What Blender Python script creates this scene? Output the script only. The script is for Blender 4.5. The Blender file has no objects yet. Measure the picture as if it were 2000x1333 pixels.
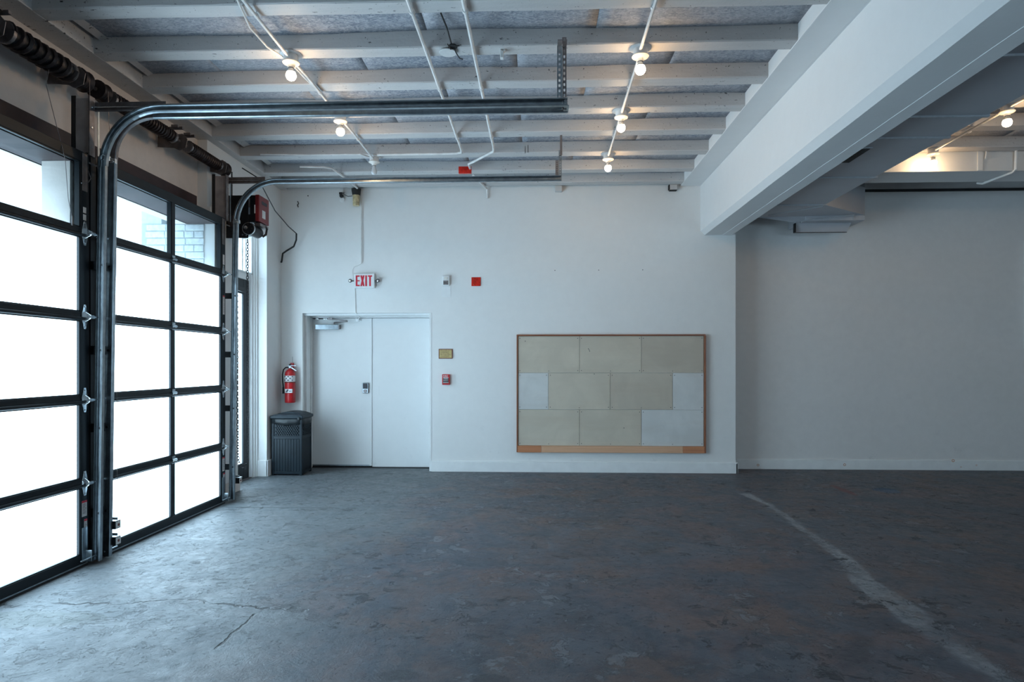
import bpy, bmesh, math, random
from mathutils import Vector, Matrix, noise as mnoise
random.seed(7)
S = bpy.context.scene
C = S.collection
PI = math.pi

# ------------------------------------------------------------------ camera, sky, exposure
cam_d = bpy.data.cameras.new('camera')
cam_d.sensor_width = 36.0
cam_d.lens = 22.5
cam_d.shift_y = 0.0228
cam_d.clip_start = 0.05
cam = bpy.data.objects.new('camera', cam_d)
C.objects.link(cam)
cam.location = (0.0, 0.0, 1.40)
cam.rotation_euler = (math.radians(90), 0, math.atan(47 / 1250.0))
S.camera = cam

DAY = (0.575, 0.82, 1.0)          # colour of the overcast daylight
PANE = 4.1                       # radiance of the frosted daylight panes
LAMP = 50.0                      # radiance of the bulbs
w = bpy.data.worlds.new('overcast_sky'); S.world = w
w.use_nodes = True
bg = w.node_tree.nodes['Background']
bg.inputs[0].default_value = (*DAY, 1)
bg.inputs[1].default_value = 1.6
S.view_settings.view_transform = 'Standard'
S.view_settings.look = 'None'
S.view_settings.gamma = 1.0
S.view_settings.use_curve_mapping = False
S.view_settings.exposure = 1.25
S.cycles.use_denoising = True
S.cycles.max_bounces = 8
S.cycles.diffuse_bounces = 5
S.cycles.use_adaptive_sampling = True
S.cycles.adaptive_threshold = 0.02
S.cycles.glossy_bounces = 4
S.cycles.transmission_bounces = 6
S.cycles.transparent_max_bounces = 8
S.cycles.sample_clamp_indirect = 8.0
S.cycles.caustics_reflective = False
S.cycles.caustics_refractive = False

# ------------------------------------------------------------------ materials
class NT:
    def __init__(s, name):
        s.m = bpy.data.materials.new(name); s.m.use_nodes = True
        s.t = s.m.node_tree; s.b = s.t.nodes['Principled BSDF']; s.out = s.t.nodes['Material Output']
        s._pos = None
    def n(s, kind, **kw):
        nd = s.t.nodes.new(kind)
        for k, v in kw.items():
            if k.startswith('_'): nd.inputs[k[1:].replace('_', ' ')].default_value = v
            else: setattr(nd, k, v)
        return nd
    def put(s, sock, v):
        if v is None: return
        if isinstance(v, (int, float)): sock.default_value = v
        elif isinstance(v, (tuple, list)): sock.default_value = (*v, 1) if len(v) == 3 and sock.type == 'RGBA' else v
        else: s.t.links.new(v, sock)
    def pos(s):
        if s._pos is None: s._pos = s.n('ShaderNodeNewGeometry').outputs['Position']
        return s._pos
    def noise(s, scale, detail=4, rough=.55, vec=None, stretch=None, off=0, dist=0):
        v = vec or s.pos()
        if stretch or off:
            mp = s.n('ShaderNodeMapping'); mp.inputs['Scale'].default_value = stretch or (1, 1, 1)
            mp.inputs['Location'].default_value = (off, off * 1.7, off * .6)
            s.t.links.new(v, mp.inputs[0]); v = mp.outputs[0]
        nd = s.n('ShaderNodeTexNoise'); nd.inputs['Scale'].default_value = scale
        nd.inputs['Detail'].default_value = detail; nd.inputs['Roughness'].default_value = rough
        nd.inputs['Distortion'].default_value = dist
        s.t.links.new(v, nd.inputs['Vector']); return nd.outputs['Fac']
    def vor(s, scale, feature='F1', stretch=None):
        v = s.pos()
        if stretch:
            mp = s.n('ShaderNodeMapping'); mp.inputs['Scale'].default_value = stretch
            s.t.links.new(v, mp.inputs[0]); v = mp.outputs[0]
        nd = s.n('ShaderNodeTexVoronoi', feature=feature); nd.inputs['Scale'].default_value = scale
        s.t.links.new(v, nd.inputs['Vector']); return nd.outputs['Distance']
    def mapr(s, v, a, b, c=0., d=1.):
        nd = s.n('ShaderNodeMapRange'); s.put(nd.inputs[0], v)
        for i, x in enumerate((a, b, c, d)): nd.inputs[i + 1].default_value = x
        return nd.outputs[0]
    def math(s, op, a, b=None, c=None):
        nd = s.n('ShaderNodeMath', operation=op); s.put(nd.inputs[0], a); s.put(nd.inputs[1], b); s.put(nd.inputs[2], c)
        return nd.outputs[0]
    def mix(s, f, a, b, mode='MIX'):
        nd = s.n('ShaderNodeMix', data_type='RGBA', blend_type=mode)
        s.put(nd.inputs[0], f); s.put(nd.inputs[6], a); s.put(nd.inputs[7], b); return nd.outputs[2]
    def ramp(s, v, stops):
        nd = s.n('ShaderNodeValToRGB'); e = nd.color_ramp.elements
        while len(e) > 1: e.remove(e[0])
        e[0].position = stops[0][0]; c0 = stops[0][1]; e[0].color = (*c0, 1) if isinstance(c0, tuple) else (c0, c0, c0, 1)
        for p, c in stops[1:]:
            x = e.new(p); x.color = (*c, 1) if isinstance(c, tuple) else (c, c, c, 1)
        s.put(nd.inputs[0], v); return nd.outputs[0]
    def xyz(s):
        nd = s.n('ShaderNodeSeparateXYZ'); s.t.links.new(s.pos(), nd.inputs[0]); return nd.outputs
    def bump(s, h, dist=.01, strength=1.0):
        nd = s.n('ShaderNodeBump'); nd.inputs['Distance'].default_value = dist; nd.inputs['Strength'].default_value = strength
        s.put(nd.inputs['Height'], h); s.t.links.new(nd.outputs[0], s.b.inputs['Normal'])
    def set(s, **kw):
        for k, v in kw.items(): s.put(s.b.inputs[k.replace('_', ' ')], v)
        return s.m

def plain(name, col, rough=.5, metal=0., var=.08, scale=30, bump=0.0, spec=None):
    t = NT(name)
    c = t.mix(t.mapr(t.noise(scale, 3), .35, .65), tuple(x * (1 - var) for x in col), tuple(min(1, x * (1 + var)) for x in col))
    t.set(Base_Color=c, Roughness=rough, Metallic=metal)
    if spec is not None: t.b.inputs['Specular IOR Level'].default_value = spec
    if bump: t.bump(t.noise(scale * 2, 3), .002, bump)
    return t.m

def paint_wall(name, col, dirt=.12, bump=.25):
    t = NT(name)
    big = t.mapr(t.noise(.7, 3), .35, .7)
    fine = t.mapr(t.noise(9, 6, .65), .35, .75)
    c = t.mix(big, col, tuple(x * .955 for x in col))
    c = t.mix(t.math('MULTIPLY', fine, dirt), c, tuple(x * .72 for x in col))
    z = t.xyz()[2]
    scuff = t.math('MULTIPLY', t.mapr(t.noise(5, 8, .7, off=3), .60, .70), t.mapr(z, 1.1, .0))
    c = t.mix(t.math('MULTIPLY', scuff, .28), c, (.42, .41, .40))
    t.set(Base_Color=c, Roughness=.62)
    t.bump(t.math('ADD', t.noise(2.0, 2), t.math('MULTIPLY', t.noise(60, 4), .25)), .006, bump)
    return t.m

def timber_paint(name, col, chips=True):
    """old painted timber: long grain, chips of bare dark wood"""
    t = NT(name)
    g = t.noise(14, 6, .6, stretch=(.12, 1, 1))
    c = t.mix(t.mapr(g, .3, .7), col, tuple(x * .88 for x in col))
    blot = t.mapr(t.noise(1.1, 3, off=5), .4, .7)
    c = t.mix(t.math('MULTIPLY', blot, .35), c, tuple(x * .75 for x in col))
    if chips:
        a = t.mapr(t.noise(34, 5, .68, stretch=(.5, 1, 1)), .635, .66)
        b = t.mapr(t.noise(1.6, 3, off=9), .50, .60)
        c = t.mix(t.math('MULTIPLY', a, b), c, (.035, .03, .03))
        k = t.mapr(t.noise(60, 2, off=2), .70, .72)
        c = t.mix(k, c, (.12, .11, .11))
    t.set(Base_Color=c, Roughness=.55)
    t.bump(t.math('ADD', g, t.math('MULTIPLY', t.noise(50, 5), .5)), .006, .5)
    return t.m

M = {}
M['wall'] = paint_wall('white_wall_paint', (.80, .80, .79))
M['wall_r'] = paint_wall('white_wall_paint_right', (.78, .77, .76), .2)
M['header'] = paint_wall('lamp_warmed_wall_paint', (.76, .68, .63), .35, .6)  # likely white paint, with the warm lamp tone put into its colour
M['trim'] = plain('white_trim_paint', (.80, .81, .81), .45, var=.03, scale=8)
M['door'] = paint_wall('white_door_paint', (.79, .80, .80), .1, .1)
M['joist'] = timber_paint('painted_timber', (.62, .60, .59))
M['beam'] = paint_wall('painted_beam', (.76, .765, .765), .10, .6)
M['duct'] = plain('painted_duct', (.42, .43, .46), .5, var=.04, scale=3, bump=.1)
M['duct_seam'] = plain('duct_seam_metal', (.40, .42, .45), .5)
M['black'] = plain('black_aluminium', (.005, .009, .013), .42, .0, var=.2, scale=6, spec=.25)
M['blackmetal'] = plain('black_enamel_steel', (.005, .006, .008), .45, 0, var=.2, spec=.3)
M['spring'] = plain('oiled_spring_steel', (.030, .022, .022), .45, .4, var=.4, scale=12)
M['steel'] = plain('galvanised_steel', (.30, .34, .37), .30, .95, var=.14, scale=22)
M['steel_dull'] = plain('dull_steel', (.22, .20, .20), .45, .85, var=.2, scale=15)
M['chrome'] = plain('bright_zinc', (.70, .73, .75), .22, .95, var=.1)
M['chainsteel'] = plain('oxidised_chain', (.10, .11, .12), .4, .8, var=.2)
M['primer'] = plain('primed_steel_plate', (.40, .34, .32), .55, .1, var=.15, scale=9)
M['brown'] = plain('brown_lintel_paint', (.04, .022, .024), .6, 0, var=.3, scale=4)
M['conduit'] = plain('white_painted_conduit', (.74, .73, .72), .42, 0, var=.1, scale=10)
M['porcelain'] = plain('porcelain_white', (.80, .77, .72), .25, 0, var=.03)
M['white_plastic'] = plain('white_plastic', (.78, .79, .79), .4, 0, var=.03)
M['red'] = plain('red_enamel', (.50, .018, .022), .32, 0, var=.15, scale=9)
M['darkred'] = plain('dark_red_cover', (.20, .012, .016), .42, 0, var=.15, scale=9)
M['signred'] = plain('sign_red', (.62, .02, .045), .4, 0, var=.06)
M['redplate'] = plain('glossy_red_plate', (.58, .022, .012), .2, 0, var=.3, scale=20)
M['gold'] = plain('aged_gold_paper', (.52, .40, .17), .5, 0, var=.15, scale=60)
M['frame_red'] = plain('dark_red_wood', (.17, .035, .025), .4)
M['binplastic'] = plain('blue_black_resin', (.010, .019, .027), .48, 0, var=.15, scale=10, spec=.3)
M['bag'] = plain('black_bag_film', (.008, .012, .015), .45, 0, bump=.8, scale=20)
M['rubber'] = plain('black_rubber', (.012, .012, .013), .6)
M['amber'] = plain('amber_lens', (.52, .42, .24), .3, 0, var=.25, scale=30)
M['paper'] = plain('paper_label', (.72, .72, .72), .6, 0, var=.05)
M['ink'] = plain('dark_print', (.05, .05, .06), .6)
M['brick'] = plain('white_painted_brick', (.62, .66, .68), .8, 0, var=.1, bump=.5)
M['mortar'] = plain('painted_mortar', (.45, .48, .50), .9)
M['outside'] = plain('exterior_plaster', (.58, .62, .64), .8, 0, var=.08)
M['bluepanel'] = plain('blue_grey_panel', (.16, .22, .30), .5)

def wood(name, a, b, sx=(1, 12, 12)):
    t = NT(name)
    g = t.noise(5, 6, .6, stretch=sx, dist=.4)
    t.set(Base_Color=t.mix(t.mapr(g, .3, .7), a, b), Roughness=.45)
    t.bump(g, .001, .3); return t.m
M['wood_frame'] = wood('red_brown_wood', (.30, .115, .055), (.20, .065, .035))
M['wood_v'] = wood('red_brown_wood_upright', (.34, .13, .06), (.22, .075, .04), (12, 12, 1))
M['wood_light'] = wood('pale_pine', (.72, .43, .27), (.62, .35, .21), (.5, 12, 12))
M['wood_mid'] = wood('orange_pine', (.58, .25, .12), (.48, .19, .09), (.5, 12, 12))

def board_mat(name, col, smear):
    t = NT(name)
    s = t.mapr(t.noise(1.9, 5, .6, off=smear, dist=.8), .45, .75)
    c = t.mix(s, col, tuple(x * 1.16 for x in col))
    c = t.mix(t.math('MULTIPLY', t.mapr(t.noise(1.2, 5, .6, stretch=(1, 1, 7), off=smear + 4), .5, .8), .4), c, tuple(x * y for x, y in zip(col, (.88, .80, .74))))
    t.set(Base_Color=c, Roughness=.6); t.bump(t.noise(120, 2), .001, .2); return t.m
M['board'] = board_mat('beige_hardboard', (.545, .485, .395), 1)
M['board2'] = board_mat('beige_hardboard_smeared', (.50, .44, .36), 7)
M['board_w'] = board_mat('pale_hardboard', (.60, .60, .585), 3)

# tectum deck: fibrous grey blue
t = NT('fibrous_deck_panel')
fib = t.noise(38, 8, .75, stretch=(.6, 1, 1), dist=1.4)
c = t.mix(t.mapr(fib, .40, .62), (.17, .20, .26), (.52, .54, .58))
c = t.mix(t.mapr(t.noise(.9, 3, off=2), .35, .65, 0, .35), c, (.56, .55, .56))
t.set(Base_Color=c, Roughness=.85); t.bump(fib, .008, .9); M['deck'] = t.m

# glass, frosted pane, clear pane
def glassy(name):
    t = NT(name); t.t.nodes.remove(t.b)
    tr = t.n('ShaderNodeBsdfTransparent'); tr.inputs[0].default_value = (.93, .96, .97, 1)
    gl = t.n('ShaderNodeBsdfGlossy'); gl.inputs['Roughness'].default_value = .02
    lw = t.n('ShaderNodeLayerWeight'); lw.inputs[0].default_value = .5
    fac = t.math('ADD', t.math('MULTIPLY', t.math('POWER', lw.outputs['Facing'], 5.), .9), .04)
    mx = t.n('ShaderNodeMixShader')
    t.t.links.new(fac, mx.inputs[0]); t.t.links.new(tr.outputs[0], mx.inputs[1]); t.t.links.new(gl.outputs[0], mx.inputs[2])
    t.t.links.new(mx.outputs[0], t.out.inputs[0]); return t.m
M['clear'] = glassy('clear_glass')
def lit(name, col, strength, rough=.5):
    t = NT(name)
    t.set(Base_Color=(.8, .85, .88), Roughness=rough, Emission_Color=col)
    t.b.inputs['Emission Strength'].default_value = strength
    return t.m
M['frost'] = lit('frosted_daylit_pane', DAY, PANE)
M['bulb'] = lit('glowing_bulb', (1.0, .68, .38), LAMP)
M['bulb_off'] = plain('unlit_frosted_bulb', (.62, .64, .66), .2, 0, var=.02)

# floor
def floor_mat():
    t = NT('worn_concrete'); X, Y, Z = t.xyz()
    big = t.noise(.55, 6, .62, dist=.5)
    mid = t.noise(2.6, 10, .70, dist=.7)
    fine = t.noise(16, 10, .72, dist=.3)
    c = t.ramp(big, [(.34, (.076, .088, .116)), (.43, (.152, .108, .110)), (.49, (.074, .088, .116)), (.55, (.136, .104, .104)), (.62, (.078, .098, .128)), (.72, (.200, .140, .110))])
    c = t.mix(t.math('MULTIPLY', t.mapr(mid, .46, .60), .7), c, (.135, .148, .175))
    c = t.mix(t.math('MULTIPLY', t.mapr(mid, .46, .37), .75), c, (.050, .050, .064))
    c = t.mix(t.math('MULTIPLY', t.mapr(t.noise(1.5, 8, .7, off=11), .53, .62), .7), c, (.160, .108, .096))
    c = t.mix(t.math('MULTIPLY', t.mapr(t.noise(3.5, 9, .72, off=21), .52, .60), .6), c, (.058, .080, .105))
    grain = t.noise(85, 4, .7)
    c = t.mix(t.mapr(grain, .30, .70, .0, .30), c, (.035, .040, .050))
    # paler, smoother cement towards the garage doors with a ragged edge
    edge = t.math('ADD', X, t.math('MULTIPLY', t.math('SUBTRACT', t.noise(.9, 8, .62, off=4), .5), 2.6))
    diag = t.math('MULTIPLY', t.math('SUBTRACT', Y, 5.0), -.10)
    lm = t.mapr(t.math('ADD', edge, diag), -.75, -1.75)
    c = t.mix(t.math('MULTIPLY', lm, .85), c, t.mix(t.mapr(t.math('ADD', t.math('MULTIPLY', fine, .6), t.math('MULTIPLY', grain, .4)), .38, .62), (.150, .170, .182), (.105, .118, .126)))
    lch = t.math('MULTIPLY', t.mapr(t.noise(11, 9, .76, off=33, dist=.4), .60, .63), lm)
    c = t.mix(t.math('MULTIPLY', lch, .6), c, (.045, .050, .056))
    # old slab seam curving across the near left corner
    sy = t.math('ADD', Y, t.math('MULTIPLY', t.math('SUBTRACT', t.noise(1.1, 6, .6, off=8), .5), .9))
    near = t.math('MULTIPLY', t.mapr(sy, 3.62, 3.56), t.mapr(X, -.7, -1.3))
    c = t.mix(t.math('MULTIPLY', near, .5), c, (.135, .155, .17))
    seam = t.math('MULTIPLY', t.mapr(t.math('ABSOLUTE', t.math('SUBTRACT', sy, 3.60)), .018, .004), t.mapr(X, -.9, -1.5))
    seam = t.math('MULTIPLY', seam, t.mapr(t.noise(3, 3, off=2), .42, .55))
    # saw cut
    sx = t.math('ADD', X, t.math('MULTIPLY', t.math('SUBTRACT', t.noise(9, 6, .7), .5), .06))
    cut = t.math('MULTIPLY', t.mapr(t.math('ABSOLUTE', t.math('ADD', sx, 1.573)), .010, .004), t.math('MULTIPLY', t.mapr(Y, 3.54, 3.5), t.mapr(Y, 3.08, 3.12)))
    cut2 = t.math('MULTIPLY', t.mapr(t.math('ABSOLUTE', t.math('SUBTRACT', Y, 6.16)), .006, .002), t.mapr(X, -1.9, -2.0))
    crack = t.math('MAXIMUM', t.math('MAXIMUM', cut, cut2), seam)
    # trench fill of pale mortar running away from the camera on the right
    yn = t.mapr(Y, 2.4, 7.4)
    xc = t.ramp(yn, [(0., .50), (.10, .42), (.17, .44), (.284, .48), (.36, .50), (.45, .72), (.60, .80), (.82, .92), (.92, .78), (1., .72)])
    wd = t.ramp(yn, [(0., .30), (.14, .55), (.22, .85), (.30, .95), (.42, .62), (.60, .36), (.75, .26), (.84, .30), (.92, .55), (.99, .35)])
    dx = t.math('ABSOLUTE', t.math('SUBTRACT', t.math('ADD', X, t.math('MULTIPLY', t.math('SUBTRACT', t.noise(5, 7, .65), .5), .12)),
                                   t.math('ADD', 1.86, t.math('MULTIPLY', xc, .5))))
    tm = t.mapr(t.math('SUBTRACT', dx, t.math('MULTIPLY', wd, .105)), .018, -.012)
    tm = t.math('MULTIPLY', tm, t.mapr(Y, 7.06, 6.98))
    tcol = t.mix(t.mapr(t.noise(26, 6, .7), .35, .65), (.19, .20, .22), (.34, .36, .38))
    tfade = t.math('MAXIMUM', t.mapr(t.noise(2.6, 6, .65, off=6), .36, .58, .25, .85), t.mapr(Y, 6.0, 6.5, 0., .95))
    c = t.mix(t.math('MULTIPLY', tm, tfade), c, tcol)
    # chips, pits, flecks
    rough_zone = t.math('SUBTRACT', 1.0, t.math('MULTIPLY', lm, .45))
    chip = t.math('MAXIMUM', t.math('MULTIPLY', t.mapr(t.noise(7, 9, .74, off=1, dist=.5), .585, .605), t.mapr(t.noise(1.3, 3, off=27), .44, .54)), t.math('MULTIPLY', t.mapr(t.noise(28, 5, .7, off=5), .61, .64), t.mapr(t.noise(1.1, 4, off=17), .46, .56)))
    chip = t.math('MULTIPLY', chip, rough_zone)
    c = t.mix(t.math('MULTIPLY', chip, .8), c, (.028, .030, .038))
    scale_ = t.math('MULTIPLY', t.mapr(t.noise(6, 10, .76, off=14, dist=.4), .555, .575), t.mapr(t.noise(.8, 3, off=12), .45, .55))
    scale_ = t.math('MULTIPLY', scale_, rough_zone)
    c = t.mix(t.math('MULTIPLY', scale_, .5), c, (.20, .215, .24))
    pit = t.mapr(t.vor(5.5), .045, .025)
    pit = t.math('MULTIPLY', pit, t.mapr(t.noise(2, 2, off=20), .5, .55))
    c = t.mix(t.math('MULTIPLY', pit, .8), c, (.03, .03, .033))
    fleck = t.math('MULTIPLY', t.mapr(t.vor(14), .035, .02), t.mapr(t.noise(3, 2, off=31), .60, .64))
    c = t.mix(fleck, c, (.42, .44, .46))
    # blue and red paint stains before the far wall on the right
    def stain(c, x0, y0, rx, ry, col, k):
        a = t.math('POWER', t.math('DIVIDE', t.math('SUBTRACT', X, x0), rx), 2.)
        b = t.math('POWER', t.math('DIVIDE', t.math('SUBTRACT', Y, y0), ry), 2.)
        d = t.math('ADD', t.math('ADD', a, b), t.math('MULTIPLY', t.math('SUBTRACT', t.noise(9, 4), .5), 1.6))
        return t.mix(t.math('MULTIPLY', t.mapr(d, 1.1, .7), k), c, col)
    c = stain(c, 3.88, 7.25, .13, .16, (.035, .085, .16), .75)
    c = stain(c, 3.42, 7.25, .05, .30, (.17, .04, .045), .6)
    c = stain(c, -2.75, 3.42, .42, .12, (.085, .10, .095), .6)
    c = stain(c, -.62, 2.86, .10, .05, (.05, .055, .065), .7)
    c = stain(c, -.20, 2.84, .09, .05, (.05, .055, .065), .7)
    c = t.mix(t.math('MULTIPLY', crack, .9), c, (.018, .018, .02))
    rough = t.mapr(t.math('ADD', t.math('MULTIPLY', mid, .6), t.math('MULTIPLY', fine, .4)), .38, .62, .34, .66)
    rough = t.math('ADD', rough, t.math('MULTIPLY', tm, .25))
    t.set(Base_Color=c, Roughness=rough)
    h = t.math('ADD', t.math('ADD', t.math('MULTIPLY', fine, .35), t.math('MULTIPLY', mid, .6)), t.math('MULTIPLY', grain, .10))
    h = t.math('SUBTRACT', h, t.math('MULTIPLY', chip, .45))
    h = t.math('SUBTRACT', h, t.math('MULTIPLY', lch, .4))
    h = t.math('ADD', h, t.math('MULTIPLY', scale_, .35))
    h = t.math('SUBTRACT', h, t.math('ADD', t.math('MULTIPLY', pit, .6), t.math('MULTIPLY', crack, .9)))
    h = t.math('SUBTRACT', h, t.math('MULTIPLY', near, .15))
    t.bump(h, .022, 1.0)
    t.b.inputs['Specular IOR Level'].default_value = .38
    return t.m
M['floor'] = floor_mat()

# ------------------------------------------------------------------ mesh helpers
ORG = {}
class MB:
    """collects shapes in world metres, links them as ONE mesh object"""
    def __init__(s): s.v = []; s.f = []; s.mi = []
    def add(s, vs, fs, mi=0):
        o = len(s.v); s.v += [tuple(p) for p in vs]; s.f += [tuple(o + i for i in f) for f in fs]; s.mi += [mi] * len(fs); return s
    def box(s, x0, x1, y0, y1, z0, z1, mi=0):
        x0, x1 = sorted((x0, x1)); y0, y1 = sorted((y0, y1)); z0, z1 = sorted((z0, z1))
        return s.add([(x0, y0, z0), (x1, y0, z0), (x1, y1, z0), (x0, y1, z0), (x0, y0, z1), (x1, y0, z1), (x1, y1, z1), (x0, y1, z1)],
                     [(3, 2, 1, 0), (4, 5, 6, 7), (0, 1, 5, 4), (1, 2, 6, 5), (2, 3, 7, 6), (3, 0, 4, 7)], mi)
    def cyl(s, p0, p1, r0, r1=None, n=16, mi=0, cap=True):
        r1 = r0 if r1 is None else r1
        p0, p1 = Vector(p0), Vector(p1); d = (p1 - p0).normalized()
        u = d.orthogonal().normalized(); w_ = d.cross(u)
        vs = []
        for p, r in ((p0, r0), (p1, r1)):
            for i in range(n):
                a = 2 * PI * i / n; vs.append(p + u * math.cos(a) * r + w_ * math.sin(a) * r)
        fs = [(i, (i + 1) % n, n + (i + 1) % n, n + i) for i in range(n)]
        if cap: fs += [tuple(range(n))[::-1], tuple(range(n, 2 * n))]
        return s.add(vs, fs, mi)
    def lathe(s, prof, c, axis='Z', n=20, mi=0):
        """prof: (r, h) pairs along the axis"""
        vs = []; k = len(prof)
        for r, h in prof:
            for i in range(n):
                a = 2 * PI * i / n; p = (r * math.cos(a), r * math.sin(a), h)
                if axis == 'Y': p = (p[0], h, p[1])
                if axis == 'X': p = (h, p[0], p[1])
                vs.append((c[0] + p[0], c[1] + p[1], c[2] + p[2]))
        fs = [(j * n + i, j * n + (i + 1) % n, (j + 1) * n + (i + 1) % n, (j + 1) * n + i) for j in range(k - 1) for i in range(n)]
        if prof[0][0] > 1e-5: fs.append(tuple(range(n)))
        if prof[-1][0] > 1e-5: fs.append(tuple(range((k - 1) * n, k * n)))
        return s.add(vs, fs, mi)
    def tube(s, pts, r, n=8, mi=0, closed=False):
        pts = [Vector(p) for p in pts]; m = len(pts); vs = []
        up = None
        for i, p in enumerate(pts):
            if closed: d = (pts[(i + 1) % m] - pts[i - 1]).normalized()
            else: d = (pts[min(i + 1, m - 1)] - pts[max(i - 1, 0)]).normalized()
            if up is None: up = d.orthogonal().normalized()
            up = (up - d * up.dot(d)).normalized(); w_ = d.cross(up)
            rr = r[i] if isinstance(r, (list, tuple)) else r
            for k in range(n):
                a = 2 * PI * k / n; vs.append(p + up * math.cos(a) * rr + w_ * math.sin(a) * rr)
        fs = []
        for j in range(m if closed else m - 1):
            b = (j + 1) % m
            fs += [(j * n + k, j * n + (k + 1) % n, b * n + (k + 1) % n, b * n + k) for k in range(n)]
        if not closed: fs += [tuple(range(n))[::-1], tuple(range((m - 1) * n, m * n))]
        return s.add(vs, fs, mi)
    def prism(s, poly, axis, a0, a1, mi=0):
        """poly in the two other axes (x,y)/(x,z)/(y,z)"""
        def P(u, v, a): return {'X': (a, u, v), 'Y': (u, a, v), 'Z': (u, v, a)}[axis]
        n = len(poly)
        vs = [P(u, v, a0) for u, v in poly] + [P(u, v, a1) for u, v in poly]
        fs = [tuple(range(n))[::-1], tuple(range(n, 2 * n))] + [(i, (i + 1) % n, n + (i + 1) % n, n + i) for i in range(n)]
        return s.add(vs, fs, mi)
    def sweep(s, path, prof, mi=0):
        """ribbon: path = [(point, a_dir, b_dir)], prof = [(a, b)]"""
        n = len(prof); vs = []
        for p, a, b in path:
            for x, y in prof: vs.append(Vector(p) + Vector(a) * x + Vector(b) * y)
        fs = [(j * n + i, j * n + i + 1, (j + 1) * n + i + 1, (j + 1) * n + i) for j in range(len(path) - 1) for i in range(n - 1)]
        return s.add(vs, fs, mi)
    def build(s, name, mat, parent=None, smooth=False, bevel=0, seg=2, solid=0, fix=True):
        me = bpy.data.meshes.new(name)
        og = ORG.get(parent, Vector((0, 0, 0))) if parent else Vector((0, 0, 0))
        vs = [(p[0] - og[0], p[1] - og[1], p[2] - og[2]) for p in s.v]
        me.from_pydata(vs, [], s.f)
        for m in (mat if isinstance(mat, (list, tuple)) else [mat]): me.materials.append(M[m] if isinstance(m, str) else m)
        for p, i in zip(me.polygons, s.mi): p.material_index = i
        if fix:
            bm = bmesh.new(); bm.from_mesh(me); bmesh.ops.recalc_face_normals(bm, faces=bm.faces); bm.to_mesh(me); bm.free()
        if smooth:
            me.shade_smooth()
            md_auto = True
        o = bpy.data.objects.new(name, me); C.objects.link(o)
        if parent is not None: o.parent = parent
        ORG[o] = Vector(og)
        if solid:
            md = o.modifiers.new('solid', 'SOLIDIFY'); md.thickness = solid; md.offset = 0
        if bevel:
            md = o.modifiers.new('bevel', 'BEVEL'); md.width = bevel; md.segments = seg; md.limit_method = 'ANGLE'; md.angle_limit = math.radians(40)
        if smooth:
            try: me.set_sharp_from_angle(angle=math.radians(42))
            except Exception: pass
        return o

def tag(o, label=None, cat=None, group=None, kind=None):
    for k, v in (('label', label), ('category', cat), ('group', group), ('kind', kind)):
        if v: o[k] = v
    return o
def thing(name, loc, label=None, cat=None, group=None, kind=None):
    o = bpy.data.objects.new(name, None); C.objects.link(o); o.location = loc; o.empty_display_size = .1
    ORG[o] = Vector(loc); return tag(o, label, cat, group, kind)
def copy_tree(o, parent=None):
    c = o.copy(); C.objects.link(c)
    if parent is not None: c.parent = parent
    for ch in list(o.children): copy_tree(ch, c)
    return c
def text_into(parent, name, body, size, org, xdir, zdir, mat, depth=.001, xs=1.0):
    """flat lettering standing on a surface; org = lower-left corner"""
    cu = bpy.data.curves.new(name, 'FONT'); cu.body = body; cu.size = size; cu.extrude = depth
    tmp = bpy.data.objects.new(name + '_tmp', cu); C.objects.link(tmp)
    dg = bpy.context.evaluated_depsgraph_get(); dg.update()
    me = bpy.data.meshes.new_from_object(tmp.evaluated_get(dg))
    bpy.data.objects.remove(tmp); 
    xd, zd = Vector(xdir), Vector(zdir); nd = xd.cross(zd)
    og = ORG[parent]
    for v in me.vertices:
        p = Vector(org) + xd * v.co.x * xs + zd * v.co.y + nd * v.co.z - og
        v.co = p
    me.materials.clear(); me.materials.append(M[mat])
    o = bpy.data.objects.new(name, me); C.objects.link(o); o.parent = parent; ORG[o] = og
    return o

# ================================================================== ROOM SHELL
XL = -3.46          # header wall over the garage doors
YB = 8.32           # back wall with the double door
YR = 8.68           # back wall of the right bay
XR, YF = 9.0, -2.2  # walls out of view
SOF = 3.70          # underside of joists
Z0 = 0.0

fl = MB().box(-3.9, XR, YF, 9.0, -.15, 0).build('floor', 'floor'); tag(fl, kind='structure')
gr = MB().box(-9, -3.9, -6, 14, -.16, -.02).build('ground', 'outside'); tag(gr, kind='structure')

# back wall: segment with the recessed double door
DX0, DX1, DZ = -3.075, -1.364, 2.075     # opening
wb = MB()
wb.box(-3.9, DX0, YB, YB + .45, 0, 3.95)
wb.box(DX0, DX1, YB, YB + .45, DZ, 3.95)
wb.box(DX1, 2.56, YB, YB + .36, 0, 3.95)
wb.box(DX1, 2.56, YB + .36, YB + .45, 0, 3.95)
wb.box(DX0 - .1, DX1 + .1, YB + .45, YB + .5, -.1, DZ + .2)
wback = wb.build('wall_back', 'wall'); tag(wback, kind='structure')
wr = MB().box(2.56, XR, YR, YR + .25, 0, 3.95).build('wall_back_right', 'wall_r'); tag(wr, kind='structure')
tag(MB().box(XR, XR + .2, YF, 9.0, 0, 3.95).build('wall_right', 'wall_r'), kind='structure')
WX = (3.9, 6.3); WZ = (1.2, 2.6)          # unseen window added behind the camera to brighten the right bay
tag(MB().box(-3.9, WX[0], YF - .2, YF, 0, 3.95).box(WX[1], XR, YF - .2, YF, 0, 3.95).box(*WX, YF - .2, YF, 0, WZ[0]).box(*WX, YF - .2, YF, WZ[1], 3.95).build('wall_front', 'wall_r'), kind='structure')
w2 = thing('fill_window', (4.9, YF, WZ[0]), kind='structure')
MB().box(*WX, YF - .12, YF - .115, *WZ).build('pane', 'frost', w2)
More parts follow.
